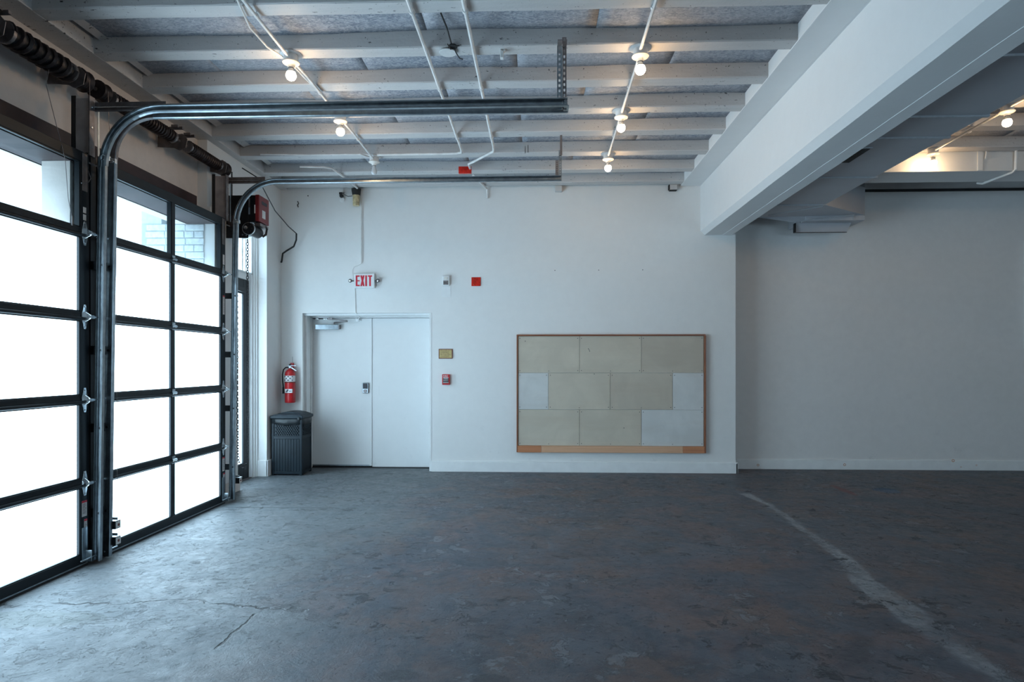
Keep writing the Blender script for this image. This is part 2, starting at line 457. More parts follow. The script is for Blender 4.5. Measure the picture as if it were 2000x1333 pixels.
for k in range(4):
    x = WX[0] + (WX[1] - WX[0]) * k / 3
    MB().box(x - .03, x + .03, YF - .11, YF - .06, *WZ).build('mullion', 'black', w2)
for z in WZ: MB().box(*WX, YF - .11, YF - .06, z - .03, z + .03).build('rail', 'black', w2)

# left wall: header over the doors, piers between them, recess with the glazed side door
D1 = (2.44, 4.37); D2 = (4.49, 6.34)     # garage doors along Y
def wall_piece(name, mat, *b): tag(MB().box(*b).build(name, mat), kind='structure')
wall_piece('wall_left', 'header', XL, -3.60, YF, 6.42, 2.80, 3.95)
wall_piece('wall_left', 'header', -3.20, -3.40, 4.28, 4.56, 0, 2.80)
wall_piece('wall_left', 'header', -3.20, -3.60, YF, 2.50, 0, 2.80)
wall_piece('wall_left', 'wall', -3.20, -3.74, 6.26, 6.37, 0, 2.80)
wall_piece('wall_left', 'wall', -3.30, -3.74, 6.37, 6.97, 0, 3.0)
wall_piece('wall_left', 'wall', -3.36, -3.74, 6.421, YB, 3.0, 3.95)
wall_piece('wall_left', 'wall', -3.36, -3.74, 7.87, YB, 0, 3.0)
wall_piece('wall_left', 'wall', -3.58, -3.74, 6.97, 7.87, 2.93, 3.0)
tag(MB().box(-3.19, XL - .02, .2, D2[1] + .02, 2.80, 2.86).build('leak_stop_soffit', 'brown'), kind='structure')  # hidden soffit added to stop daylight leaking over the door tops
lt = MB().box(XL + .015, XL - .01, .2, 6.38, 2.86, 3.11).build('trim_2', 'brown'); tag(lt, kind='structure')
# outside reveals and a white painted brick pier seen through the clear top panes
rv = MB()
rv.box(-3.745, -3.95, 6.265, 6.56, 0, 3.3)
rv.box(-3.601, -3.66, .2, 6.6, 2.84, 3.3)
tag(rv.build('wall_outside', 'outside'), kind='structure')
pier = MB().box(-3.305, -3.93, 6.252, 6.262, 0, 2.80).build('wall_outside_pier', 'mortar'); tag(pier, kind='structure')
for r in range(11):
    z = 2.045 + r * .0690; h = .059
    cuts = [-3.302, -3.402, -3.502, -3.70, -3.90] if r % 2 else [-3.296, -3.49, -3.69, -3.89]
    for c0, c1 in zip(cuts, cuts[1:]):
        dy = random.uniform(-.002, .002)
        MB().box(c0 - .004, c1 + .004, 6.243 + dy, 6.256, z, z + h).build('brick', 'brick', pier, bevel=.004, seg=1)

# baseboards
def baseboard(name, x0, x1, y, z=.137, t=.022, mat='trim'):
    m = MB().box(x0, x1, y - t, y, 0, z - .012).box(x0, x1, y - t + .006, y, z - .012, z)
    o = m.build(name, mat, bevel=.003); tag(o, kind='structure'); return o
baseboard('baseboard_back', DX1, 2.585, YB, .141)
bbr = baseboard('baseboard_back_right', 2.60, XR, YR, .135)
for x, z, r in ((2.96, .055, .016), (4.094, .066, .017), (5.50, .128, .019), (5.80, .070, .010), (5.60, .045, .008)):
    MB().lathe([(r, -.0004), (r, .0)], (x, YR - .0223, z), 'Y', 14).build('wood_knot', 'wood_mid', bbr)
    MB().lathe([(r * .62, -.0004), (r * .62, .0)], (x, YR - .0228, z), 'Y', 12).build('wood_knot', 'trim', bbr)
bl = MB().box(-3.50, -3.345, 7.852, 7.87, 0, .20).box(-3.36, -3.338, 7.852, YB, 0, .20).build('baseboard_left', 'trim', bevel=.003)
tag(bl, kind='structure')
tag(MB().box(-3.30, -3.28, 6.42, 6.985, 0, .13).build('baseboard_pier', 'header', bevel=.003), kind='structure')
tag(MB().box(2.56, 2.582, YB - .022, YR, 0, .14).build('baseboard_return', 'trim', bevel=.003), kind='structure')

# ------------------------------------------------------------------ ceiling: deck panels, joists, ledgers
ceil = MB().box(-3.9, XR, YF, 9.0, 3.95, 4.10).build('ceiling', 'deck'); tag(ceil, kind='structure')
jy = [8.165 - .585 * k for k in range(17)]
jy = [8.165, 7.645, 7.02, 6.40, 5.83, 5.26, 4.68, 4.095] + [4.095 - .585 * k for k in range(1, 11)]
JW = .07
def wavy_bar(x0, x1, y0, y1, z0, z1, n, amp, seed):
    """timber: cross-section swept along X with slight wander, broken arris"""
    vs = []; prof_n = 6
    for i in range(n + 1):
        x = x0 + (x1 - x0) * i / n
        a = mnoise.noise(Vector((x * 1.3, seed, 0))) * amp; b = mnoise.noise(Vector((x * 9, seed, 5))) * amp * .35
        c_ = mnoise.noise(Vector((x * 11, seed, 9))) * amp * .45
        vs += [(x, y0 + a, z1), (x, y0 + a + b * .5, z0 + .008 + c_), (x, y0 + a + .006, z0 + b * .5), (x, y1 + a - .006, z0 - b * .4), (x, y1 + a, z0 + .008 - c_), (x, y1 + a, z1)]
    m = MB(); k = prof_n
    fs = [(j * k + i, j * k + (i + 1) % k, (j + 1) * k + (i + 1) % k, (j + 1) * k + i) for j in range(n) for i in range(k)]
    fs += [tuple(range(k)), tuple(range(n * k, n * k + k))]
    return m.add(vs, fs)
for i, y in enumerate(jy):
    wavy_bar(-3.27, 1.86, y - JW, y + JW, SOF, 3.95, 90, .010, i * 3.1).build('joist', 'joist', ceil)
    if y > .5: wavy_bar(2.50, XR, y - JW, y + JW, SOF, 3.95, 60, .010, 50 + i * 3.1).build('joist', 'joist', ceil)
def deck_panel(x0, x1, y0, y1, seed):
    nx, ny = 14, 3; vs = []
    tilt = random.uniform(-.002, .002)
    for j in range(ny + 1):
        for i in range(nx + 1):
            x = x0 + (x1 - x0) * i / nx; y = y0 + (y1 - y0) * j / ny
            z = 3.815 + mnoise.noise(Vector((x * .9, y * .8, 2))) * .016 + tilt * (i / nx - .5) + mnoise.noise(Vector((x * 5, y * 3, seed))) * .003
            vs.append((x, y, z))
    fs = [(j * (nx + 1) + i, j * (nx + 1) + i + 1, (j + 1) * (nx + 1) + i + 1, (j + 1) * (nx + 1) + i) for j in range(ny) for i in range(nx)]
    m = MB().add(vs, fs); o = m.build('ceiling_panel', 'deck', ceil, smooth=True); md = o.modifiers.new('solid', 'SOLIDIFY'); md.thickness = .03; md.offset = 1
    return o
ys = sorted(jy)
for k in range(len(ys)):
    a = ys[k] + JW - .02; b = (ys[k + 1] - JW + .02) if k + 1 < len(ys) else YB + .02
    if b < 1.5: continue
    x = -3.20 - random.uniform(0, .2) if k % 2 else -3.20
    cuts = [-3.21]; x = -3.21 + random.choice((.62, 1.2))
    while x < 1.6: cuts.append(x); x += 1.22
    cuts.append(1.86)
    for c0, c1 in zip(cuts, cuts[1:]): deck_panel(c0 + .001, c1 - .001, a, b, k + c0)
    cuts = [2.50 + 1.22 * q for q in range(6)]
    bb = b if k + 1 < len(ys) else YR + .02
    for c0, c1 in zip(cuts, cuts[1:]): deck_panel(c0 + .001, c1 - .001, a, bb, k + c0)
# ledgers
m = MB()
n = 80
MB().box(-3.475, -3.265, YF, YB, SOF - .002, 3.95).build('ledger_beam', 'joist', ceil, bevel=.006)
MB().box(1.855, 2.10, YF, YB, SOF - .004, 3.95).build('ledger_beam', 'beam', ceil, bevel=.005)
MB().box(2.09, 2.115, YF, YB, SOF - .001, SOF + .1).build('ledger_beam', 'beam', ceil)
MB().prism([(-3.22, 3.795), (-3.10, 3.84), (-3.22, 3.84)], 'Y', YF, 8.0).build('cant_strip', 'joist', ceil)
# big downstand beam with chamfered left arris
bx0, bx1, bz = 2.115, 2.52, 3.062
def beam_sec(y, s):
    j = lambda k: mnoise.noise(Vector((y * 2.1, s, k))) * .004
    return [(bx0, 3.95), (bx0, bz + .055 + j(1)), (bx0 + .05, bz + j(2)), (bx1 - .13, bz + j(3)), (bx1 - .127, bz - .003 + j(3)), (bx1 - .014, bz - .004 + j(4)), (bx1, bz + .008), (bx1, 3.95)]
mb = MB(); N = 120; k = 8; vs = []
for i in range(N + 1):
    y = YF + (YB - YF) * i / N
    vs += [(a, y, b) for a, b in beam_sec(y, 1)]
mb.add(vs, [(j * k + i, j * k + (i + 1) % k, (j + 1) * k + (i + 1) % k, (j + 1) * k + i) for j in range(N) for i in range(k)] + [tuple(range(k)), tuple(range(N * k, N * k + k))])
bm_ = mb.build('beam', 'beam'); tag(bm_, kind='structure')

# ================================================================== DOUBLE DOOR (door_1)
d1 = thing('door_1', (-2.22, YB, 0), kind='structure')
fr = MB()
YD = 8.585
fr.box(DX0, DX0 + .03, YB + .08, YD + .06, 0, DZ - .03); fr.box(DX1 - .03, DX1, YB - .004, YD + .06, 0, DZ - .0)
fr.box(DX0, DX1, YB + .06, YD + .06, DZ - .03, DZ)
fr.box(DX0 + .03, DX0 + .045, YD - .05, YD - .012, 0, DZ - .03); 
fr.box(DX0 + .03, DX1 - .03, YD - .05, YD - .012, DZ - .045, DZ - .03)
fr.build('door_frame', 'trim', d1, bevel=.003)
XM = -2.222
lf = MB().box(DX0 + .034, XM - .004, YD, YD + .045, .022, DZ - .048).build('door_leaf', 'door', d1, bevel=.002)
rf = MB().box(XM + .004, DX1 - .034, YD + .004, YD + .049, .012, DZ - .048).build('door_leaf', 'door', d1, bevel=.002)
MB().box(XM - .03, XM + .004, YD - .006, YD + .001, .03, DZ - .05).build('astragal', 'door', d1, bevel=.002)
MB().box(XM + .006, XM + .10, YD + .001, YD + .004, .985, 1.105).build('cover_plate', 'door', rf, bevel=.001)
MB().box(DX0 + .04, XM - .01, YD - .004, YD, .024, .040).build('door_sweep', 'steel', lf)
MB().box(DX0 + .03, DX1 - .03, YD - .03, YD + .07, 0, .012).build('threshold', 'rubber', d1)
for z in (.35, 1.05, 1.78):
    MB().cyl((DX0 + .04, YD - .012, z - .05), (DX0 + .04, YD - .012, z + .05), .008, n=8).build('door_hinge', 'trim', d1)
# keypad lock
lk = MB().box(-2.345, -2.262, YD - .03, YD, 1.01, 1.15).build('keypad_lock', 'steel', lf, bevel=.006); lk['label'] = 'brushed steel keypad lock with dark touch panel'
MB().box(-2.335, -2.272, YD - .034, YD - .028, 1.07, 1.143).build('keypad', 'ink', lk)
MB().lathe([(.024, -.012), (.024, 0)], (-2.303, YD - .03, 1.04), 'Y', 18).build('lock_cylinder', 'steel_dull', lk, smooth=True)
# closer
cl = MB().box(-2.975, -2.66, YD - .065, YD, 1.872, 1.937).build('door_closer', 'steel', lf, bevel=.004); cl['label'] = 'silver overhead door closer with folding arm'
MB().box(-2.662, -2.648, YD - .063, YD, 1.875, 1.934).build('closer_end_cap', 'steel_dull', cl)
MB().cyl((-2.725, YD - .035, 1.935), (-2.725, YD - .035, 1.966), .012).tube([(-2.725, YD - .035, 1.966), (-2.52, YD - .12, 1.972)], .007).tube([(-2.52, YD - .12, 1.985), (-2.78, YD - .05, 2.012)], .006).box(-2.80, -2.74, YD - .07, YD - .04, 2.0, 2.03).build('closer_arm', 'steel_dull', cl)
MB().box(-3.02, -2.80, YD - .01, YD - .004, 2.012, 2.022).build('gap_strip', 'ink', d1)
MB().box(-2.99, -2.95, YD - .013, YD - .008, 2.012, 2.02).box(-2.88, -2.83, YD - .013, YD - .008, 2.012, 2.021).build('strike_plate', 'chrome', d1)
MB().box(-2.43, -2.39, YD - .03, YD, 1.982, 2.012).cyl((-2.39, YD - .015, 1.995), (-2.37, YD - .015, 1.995), .008).build('door_contact', 'trim', lf, bevel=.003)

# ================================================================== GARAGE DOORS
XD = -3.13
ZR = [(0.012, .085), (.547, .61), (1.125, 1.188), (1.702, 1.765), (2.28, 2.345), (2.80, 2.872)]
def garage_door(y0, y1, label, stickers):
    r = thing('overhead_door', (XD - .025, (y0 + y1) / 2, 0), label, 'garage door')
    xi, xo = XD, XD - .045
    ym = (y0 + y1) / 2
    sw = .085
    for i, (a, b) in enumerate(ZR):
        m = MB().box(xo, xi, y0 + sw, y1 - sw, a, b)
        o = m.build('rail', 'black', r, bevel=.004)
        if 0 < i < 5:
            MB().cyl((xi - .004, y0 + .02, a + .014), (xi - .004, y1 - .02, a + .014), .014, n=12).build('hinge_bead', 'black', o, smooth=True)
            MB().box(xi - .001, xi + .0008, y0 + .02, y1 - .02, (a + b) / 2 + .004, (a + b) / 2 + .006).build('section_joint', 'rubber', o)
    for (a0, a1), (b0, b1) in zip(ZR, ZR[1:]):
        zs, ze = (a0, b1 if b1 > 2.8 else b0)
        for ya, yb in ((y0, y0 + sw), (y1 - sw, y1)):
            MB().box(xo, xi, ya, yb, a0 if a0 < .1 else (a0 + a1) / 2 + .002, b1 if b1 > 2.8 else (b0 + b1) / 2 - .002).build('stile', 'black', r, bevel=.003)
        MB().box(xo, xi, ym - .025, ym + .025, a1, b0).build('mullion', 'black', r, bevel=.003)
        for ya, yb in ((y0 + sw, ym - .025), (ym + .025, y1 - sw)):
            top = b1 > 2.8
            g = MB().box(xo + .018, xo + .023, ya, yb, a1, b0).build('pane', 'clear' if top else 'frost', r)
            if top: g['label'] = 'clear glass pane showing the outside'
            gm = MB(); e = .007
            gm.box(xo + .02, xi - .004, ya, ya + e, a1, b0).box(xo + .02, xi - .004, yb - e, yb, a1, b0).box(xo + .02, xi - .004, ya, yb, a1, a1 + e).box(xo + .02, xi - .004, ya, yb, b0 - e, b0)
            gm.build('glazing_bead', 'black', g)
    MB().box(xo, xi + .002, y0 + .01, y1 - .01, 0.0, .014).build('bottom_seal', 'rubber', r)
    MB().box(xi, xi + .005, y0 + .02, y1 - .02, .016, .024).build('seal_retainer', 'steel', r)
    for i, (a, b) in enumerate(ZR[1:5]):
        z = (a + b) / 2 - .004
        # centre hinge
        h = MB().box(xi, xi + .004, ym - .022, ym + .022, z + .010, z + .032).box(xi, xi + .004, ym - .022, ym + .022, z - .034, z - .010)
        h.cyl((xi + .010, ym - .034, z), (xi + .010, ym + .034, z), .009, n=10).box(xi, xi + .012, ym - .03, ym - .012, z - .012, z + .012).box(xi, xi + .012, ym + .012, ym + .03, z - .012, z + .012)
        h.build('hinge', 'steel', r, bevel=.001)
        for sgn, ye in ((-1, y0 + .045), (1, y1 - .045)):
            lean = .0105 * (z - 1.4)
            q = MB()
            q.prism([(ye - .010, z - .085), (ye + .010, z - .085), (ye + .028, z - .02), (ye + .028, z + .02), (ye + .010, z + .085), (ye - .010, z + .085), (ye - .028, z + .02), (ye - .028, z - .02)], 'X', xi, xi + .004)
            q.prism([(xi, z - .04), (xi + .045 + lean, z - .012), (xi + .045 + lean, z + .012), (xi, z + .04)], 'Y', ye - .003, ye + .001)
            q.cyl((xi + .038 + lean, ye, z), (xi + .038 + lean, ye + sgn * .085, z), .006, n=8).cyl((xi + .038 + lean, ye - .01, z), (xi + .038 + lean, ye + sgn * .035, z), .013, n=10)
            for dz in (-.07, .07): q.cyl((xi + .004, ye, z + dz), (xi + .009, ye, z + dz), .006, n=8)
            q.build('roller_hinge', 'chrome', r, bevel=.001)
    for sgn, ye in ((-1, y0 + .04), (1, y1 - .04)):
        q = MB().box(xi, xi + .004, ye - .032, ye + .02, .03, .27).cyl((xi + .035, ye - .09 * sgn, .055), (xi + .035, ye + .06 * sgn, .055), .006, n=8).box(xi, xi + .05, ye - .003, ye + .003, .03, .11)
        q.build('bottom_bracket', 'steel', r, bevel=.002)
        q = MB().box(xi, xi + .004, ye - .03, ye + .02, 2.60, 2.86).cyl((xi + .03, ye, 2.80), (xi + .03, ye + .07 * sgn, 2.80), .006, n=8)
        q.build('top_bracket', 'steel_dull', r, bevel=.002)
    for (z0, z1, ya, yb, redtop) in stickers:
        s_ = MB().box(xi, xi + .0012, ya, yb, z0, z1).build('warning_sticker', 'paper', r)
        if redtop:
            MB().box(xi + .0012, xi + .002, ya, yb, z1 - .014, z1).build('sticker_band', 'signred', s_)
            ln = MB()
            z = z1 - .026
            while z > z0 + .012: ln.box(xi + .0012, xi + .0018, ya + .006, yb - .006 - random.uniform(0, .012), z, z + .003); z -= .009
            ln.build('print_lines', 'ink', s_)
    return r
e1 = D1[1]; e2 = D2[1]
garage_door(*D1, 'black framed overhead door cut by the left edge of the photo, nearest the camera',
            [(.345, .455, e1 - .072, e1 - .022, 1), (.235, .325, e1 - .05, e1 - .02, 1), (2.40, 2.44, e1 - .06, e1 - .03, 0), (2.45, 2.49, e1 - .06, e1 - .03, 0)])
garage_door(*D2, 'black framed overhead door seen whole, between the two track posts and beside the red-lidded motor',
            [(.33, .47, e2 - .065, e2 - .02, 1), (.22, .31, e2 - .05, e2 - .015, 1), (1.90, 2.09, e2 - .055, e2 - .02, 1), (2.40, 2.50, e2 - .055, e2 - .02, 0)])

# tracks -----------------------------------------------------------
def track(y, face, xb, xt, zt, rad, xend, label, web='steel', zline=2.86):
    """C-shaped roller track: leaning upright, bend, horizontal run. face = +-1 side of the opening along Y"""
    r = thing('door_track', (xb, y, 0), label, 'door track', 'galvanised roller tracks of the overhead doors')
    prof = [(-.018, face * .030), (-.026, face * .027), (-.027, face * .004), (-.022, 0), (.022, 0), (.027, face * .004), (.026, face * .027), (.018, face * .030)]
    b = (0, 1, 0)
    d = Vector((xt - xb, 0, zline)).normalized(); a = Vector((d.z, 0, -d.x))
    up = [((xb, y, .02), a, b), ((xb + (xt - xb) * .5, y, zline * .5), a, b), ((xt, y, zline), a, b)]
    MB().sweep(up, prof).build('upright_track', web, r, solid=.0025)
    pts = []; zc = zt - rad; xcn = xt + rad + .005
    pts.append(((xt + .0, y, zline), (1, 0, 0), b))
    for i in range(0, 13):
        th = PI - (PI / 2) * i / 12
        pts.append(((xcn + rad * math.cos(th), y, zc + rad * math.sin(th)), (-math.cos(th), 0, -math.sin(th)), b))
    MB().sweep(pts, prof).build('curved_track', 'steel_dull' if face > 0 else web, r, solid=.0025)
    MB().sweep([((xcn, y, zt), (0, 0, -1), b), ((xend, y, zt - .0), (0, 0, -1), b)], prof).build('horizontal_track', web, r, solid=.0025)
    MB().box(xt - .03, xt + .035, y - .012, y + .012, zline - .02, zline + .015).cyl((xt, y + .02, zline + .02), (xt, y - .02, zline + .02), .008).cyl((xt + .02, y + .02, zline - .01), (xt + .02, y - .02, zline - .01), .008).build('splice_bracket', 'chrome', r, bevel=.002)
    for z in (.35, .95, 1.5, 2.1):
        x = xb + (xt - xb) * z / zline
        MB().box(x - .15, x - .02, y - .003 * face - .002, y - .003 * face + .002, z - .03, z + .03).cyl((x, y - .01, z), (x, y + .01, z), .008, n=8).build('track_bracket', 'blackmetal', r)
    return r
track(4.405, -1, -3.085, -3.045, 3.195, .40, .215, 'steel roller track of the near overhead door, the upper of the two side by side')
track(4.480, 1, -3.085, -3.045, 3.190, .30, .220, 'steel roller track, lower of the side by side pair, serving the fully seen overhead door')
track(6.43, -1, -3.10, -3.06, 3.262, .42, .250, 'single steel roller track bending in front of the red-lidded motor')

def perforated(name, x0, x1, y0, y1, z0, z1, holes, axis, mat, parent):
    """angle strip with punched slots built as a ladder of bars"""
    m = MB(); n = holes
    if axis == 'Z':       # strip in XZ plane
        w_ = (x1 - x0) * .3
        m.box(x0, x0 + w_, y0, y1, z0, z1).box(x1 - w_, x1, y0, y1, z0, z1)
        for i in range(n + 1):
            z = z0 + (z1 - z0) * i / n; m.box(x0 + w_, x1 - w_, y0, y1, max(z0, z - .009), min(z1, z + .009))
    else:                 # strip along X in XZ plane
        w_ = (z1 - z0) * .3
        m.box(x0, x1, y0, y1, z0, z0 + w_).box(x0, x1, y0, y1, z1 - w_, z1)
        for i in range(n + 1):
            x = x0 + (x1 - x0) * i / n; m.box(max(x0, x - .012), min(x1, x + .012), y0, y1, z0 + w_, z1 - w_)
    return m.build(name, mat, parent)
# top angle irons from the wall to the tracks
for (y, z, x1, lab, zt) in ((4.44, 3.235, -2.62, 'punched angle iron bracing the side by side tracks to the wall', 3.43), (6.47, 3.295, -2.78, 'punched angle iron above the motor bracing the single track', 3.43)):
    r = thing('track_brace', (-3.2, y, z - .05), lab, 'bracket')
    MB().box(-3.17, x1, y - .003, y, z - .035, z + .03).build('angle_web', 'steel_dull', r)
    MB().box(-3.17, x1, y - .03, y - .003, z - .038, z - .035).build('angle_flange', 'steel_dull', r)
    for k in range(6): MB().cyl((-3.14 + k * .07, y - .005, z - .008), (-3.28 + k * .07, y - .009, z - .008), .006, n=6).build('bolt', 'chrome', r)
# mounting uprights beside the doors
for (y0, y1, za, zb, xf, lab) in ((4.375, 4.425, 2.87, 3.29, -3.13, 'steel mounting upright above the post between the overhead doors'), (6.355, 6.40, 2.86, 3.32, -3.13, 'rusty steel mounting upright left of the motor')):
    r = thing('mounting_upright', (xf, y0, za), lab, 'bracket')
    MB().box(xf - .01, xf, y0, y1, za, zb).build('plate', 'steel_dull', r)
    MB().box(xf - .135, xf, y1, y1 + .004, za, zb).build('side_web', 'primer', r)
    MB().box(xf - .17, xf - .138, y1, y1 + .006, za - .1, zb + .02).build('seal_strip', 'rubber', r)
    MB().box(xf, xf + .003, y1 + .03, y1 + .05, za, zb - .06).build('slotted_strip', 'steel', r)
    for k in range(3): MB().cyl((xf, y0 + .02, za + .06 + k * .14), (xf + .006, y0 + .02, za + .06 + k * .14), .007, n=6).build('bolt', 'chrome', r)
# jamb strips filling the post between the doors
jp = MB().box(-3.199, -3.165, 4.375, 4.395, 0, 2.86).box(-3.199, -3.15, 4.415, 4.47, 0, 2.9).build('trim_3', 'black'); tag(jp, kind='structure')
tag(MB().box(-3.17, -3.165, 4.398, 4.410, .2, 2.5).build('trim_4', 'header'), kind='structure')

# hangers for the track ends
r = thing('track_hanger', (.17, 4.44, 3.2), 'punched angle iron hanging the ends of the side by side tracks from a joist', 'bracket')
perforated('angle_leg', .145, .178, 4.425, 4.428, 3.16, 3.60, 12, 'Z', 'steel', r)
perforated('angle_leg', .180, .210, 4.428, 4.431, 3.16, 3.66, 13, 'Z', 'steel_dull', r)
MB().box(.178, .181, 4.40, 4.431, 3.16, 3.60).build('angle_corner', 'chrome', r)
MB().box(.15, .215, 4.43, 4.62, 3.64, 3.646).cyl((.19, 4.42, 3.60), (.19, 4.44, 3.60), .012).build('foot', 'steel_dull', r)
MB().box(.17, .20, 4.60, 4.61, 3.64, 3.72).build('lag_plate', 'steel', r)
MB().box(.19, .225, 4.374, 4.50, 3.166, 3.17).cyl((.20, 4.372, 3.195), (.20, 4.366, 3.195), .009).cyl((.20, 4.372, 3.18), (.20, 4.366, 3.18), .006).build('bolt_plate', 'steel', r)
r = thing('track_hanger', (.23, 6.43, 3.26), 'punched angle iron in two lengths hanging the end of the far single track', 'bracket')
perforated('angle_leg', .195, .225, 6.44, 6.443, 3.24, 3.45, 10, 'Z', 'steel_dull', r)
perforated('angle_leg', .228, .258, 6.44, 6.443, 3.24, 3.55, 12, 'Z', 'steel', r)
MB().box(.240, .262, 6.43, 6.436, 3.50, 3.70).build('upper_strap', 'steel_dull', r)

# torsion shafts ----------------------------------------------------
XS, ZS = -3.25, 3.435
def helix(x, z, y0, y1, R, pitch, wire, n=14):
    pts = []; turns = (y1 - y0) / pitch
    for i in range(int(turns * n) + 1):
        a = 2 * PI * i / n; pts.append((x + R * math.cos(a), y0 + pitch * i / n, z + R * math.sin(a)))
    return MB().tube(pts, wire, 5)
def drum(y, R, n=18, w_=.07):
    return MB().lathe([(.02, -w_ / 2 - .012), (R + .010, -w_ / 2 - .008), (R + .012, -w_ / 2), (R - .004, -w_ / 2 + .006), (R, -w_ / 2 + .02), (R - .004, -w_ / 2 + .026), (R, -w_ / 2 + .04), (R - .004, -w_ / 2 + .046), (R + .012, w_ / 2), (R + .010, w_ / 2 + .006), (.03, w_ / 2 + .006)], (XS, y, ZS), 'Y', n)
def bearing(y, parent, r=.07):
    xw = -3.355 if y > 6.42 else -3.455
    m = MB().prism([(xw, ZS + .05), (XS + .03, ZS + .07), (XS + .075, ZS + .02), (XS + .06, ZS - .06), (XS, ZS - .085), (XS - .05, ZS - .06), (xw, ZS - .05)], 'Y', y - .003, y + .003)
    m.build('bearing_plate', 'steel_dull', parent, bevel=.002)
def shaft(y0, y1, springs, drums, plates, label):
    r = thing('torsion_shaft', (XS, (y0 + y1) / 2, ZS), label, 'door spring', 'torsion spring shafts over the overhead doors')
    MB().cyl((XS, y0, ZS), (XS, y1, ZS), .0135, n=12).build('shaft', 'steel_dull', r, smooth=True)
    for a, b, R, p in springs:
        helix(XS, ZS, a, b, R, p, min(p * .34, .016)).build('spring', 'spring', r, smooth=True)
        MB().cyl((XS, a, ZS), (XS, b, ZS), R - .004, n=16).build('spring_core', 'blackmetal', r, smooth=True)
        MB().lathe([(.02, -.02), (R + .006, -.012), (R + .006, .012), (.03, .03)], (XS, a, ZS), 'Y', 16).build('winding_cone', 'steel_dull', r, smooth=True)
        MB().lathe([(.03, -.03), (R + .006, -.012), (R + .006, .012), (.02, .02)], (XS, b, ZS), 'Y', 16).build('winding_cone', 'steel_dull', r, smooth=True)
    for y, R in drums: drum(y, R).build('cable_drum', 'spring', r, smooth=True)
    for y in plates: bearing(y, r)
    return r
s1 = shaft(2.3, 4.56, [(2.6, 3.60, .064, .066), (3.80, 4.33, .064, .066)], [(4.455, .066)], [3.72, 4.40], 'dark torsion spring shaft above the near overhead door, running to the left edge')
s2 = shaft(4.60, 6.62, [(4.78, 5.60, .048, .036), (5.86, 6.42, .048, .034)], [(4.655, .062), (6.535, .062)], [5.72, 6.47], 'dark torsion spring shaft with two springs above the middle overhead door')
for p, y in ((s1, 3.72), (s2, 5.60), (s2, 5.80)):
    MB().box(XS - .02, XS + .10, y - .012, y + .012, ZS + .065, ZS + .085).box(XS + .02, XS + .08, y - .05, y - .03, ZS + .07, ZS + .09).build('anchor_bracket', 'steel_dull', p)
for y in (4.455, 4.655):
    MB().tube([(XS + .062, y, ZS), (XS + .068, y + .0, 3.2), (-3.115, y + (.0 if y < 4.5 else -.02), 2.7), (-3.118, y - (.04 if y < 4.5 else 0), .2)], .0022, 5).build('lift_cable', 'steel_dull', s1 if y < 4.5 else s2)
tag(MB().box(-3.39, -3.34, 2.3, 6.7, 3.515, 3.545).box(-3.39, -3.385, 2.3, 6.7, 3.49, 3.515).build('wall_rail', 'steel_dull'), 'dark steel rail fixed to the wall behind the torsion springs', 'rail')
tag(MB().tube([(-3.24, 4.14, 3.36), (-3.235, 4.11, 3.25), (-3.17, 4.11, 3.0), (-3.105, 4.11, 2.75), (-3.10, 4.13, 2.5), (-3.10, 4.165, 2.385)], .0022, 5).box(-3.104, -3.096, 4.161, 4.169, 2.33, 2.39).build('dangling_cord', 'steel_dull'), 'thin cord dangling from the near spring across the clear pane', 'cord')
tag(MB().tube([(-3.15, 4.37, 2.80), (-3.11, 4.36, 2.70), (-3.105, 4.33, 2.665), (-3.105, 4.30, 2.655), (-3.105, 4.26, 2.64)], .003, 5).build('loose_wire', 'steel_dull'), 'short bent wire end poking over the near door top corner', 'wire')

# motor --------------------------------------------------------------
mo = thing('door_opener', (-3.15, 6.72, 2.74), 'black wall mounted door opener with dark red cover and gear motor', 'motor')
MB().box(-3.335, -3.06, 6.70, 6.706, 2.745, 3.20).build('mounting_plate', 'blackmetal', mo, bevel=.003)
MB().box(-3.27, -2.985, 6.71, 6.90, 2.915, 3.205).build('housing', 'blackmetal', mo, bevel=.006)
rc = MB().box(-2.99, -2.945, 6.705, 6.96, 2.925, 3.21).build('control_cover', 'darkred', mo, bevel=.008)
rc['label'] = 'dark red control box cover'
MB().box(-2.9455, -2.943, 6.77, 6.90, 3.12, 3.155).build('vent_label', 'ink', rc)
MB().box(-2.9455, -2.943, 6.78, 6.86, 2.975, 3.06).build('sticker', 'paper', rc)
MB().box(-3.075, -3.045, 6.705, 6.7095, 3.08, 3.175).build('rating_label', 'steel_dull', mo)
MB().box(-3.075, -3.045, 6.705, 6.7095, 3.0, 3.075).build('rating_label', 'bluepanel', mo)
MB().box(-2.998, -2.986, 6.705, 6.7095, 3.01, 3.10).build('side_label', 'paper', mo)
g = MB().lathe([(.02, -.02), (.058, -.015), (.066, 0), (.066, .02), (.060, .03), (.060, .22), (.045, .26), (.0, .27)], (-3.035, 6.655, 2.835), 'Y', 24).build('gear_motor', 'blackmetal', mo, smooth=True)
MB().lathe([(.056, -.004), (.067, -.002), (.068, .012), (.058, .014)], (-3.035, 6.65, 2.835), 'Y', 24).build('motor_ring', 'chrome', g, smooth=True)
MB().lathe([(.0, -.022), (.018, -.02), (.025, -.006), (.025, .004)], (-3.058, 6.645, 2.842), 'Y', 16).build('motor_hub', 'chrome', g, smooth=True)
for k in range(8):
    a = 2 * PI * k / 8; MB().cyl((-3.035 + .042 * math.cos(a), 6.634, 2.835 + .042 * math.sin(a)), (-3.035 + .042 * math.cos(a), 6.642, 2.835 + .042 * math.sin(a)), .008, n=8).build('vent_hole', 'rubber', g)
MB().box(-3.01, -2.95, 6.74, 6.95, 2.885, 2.915).build('motor_bracket', 'steel_dull', mo)
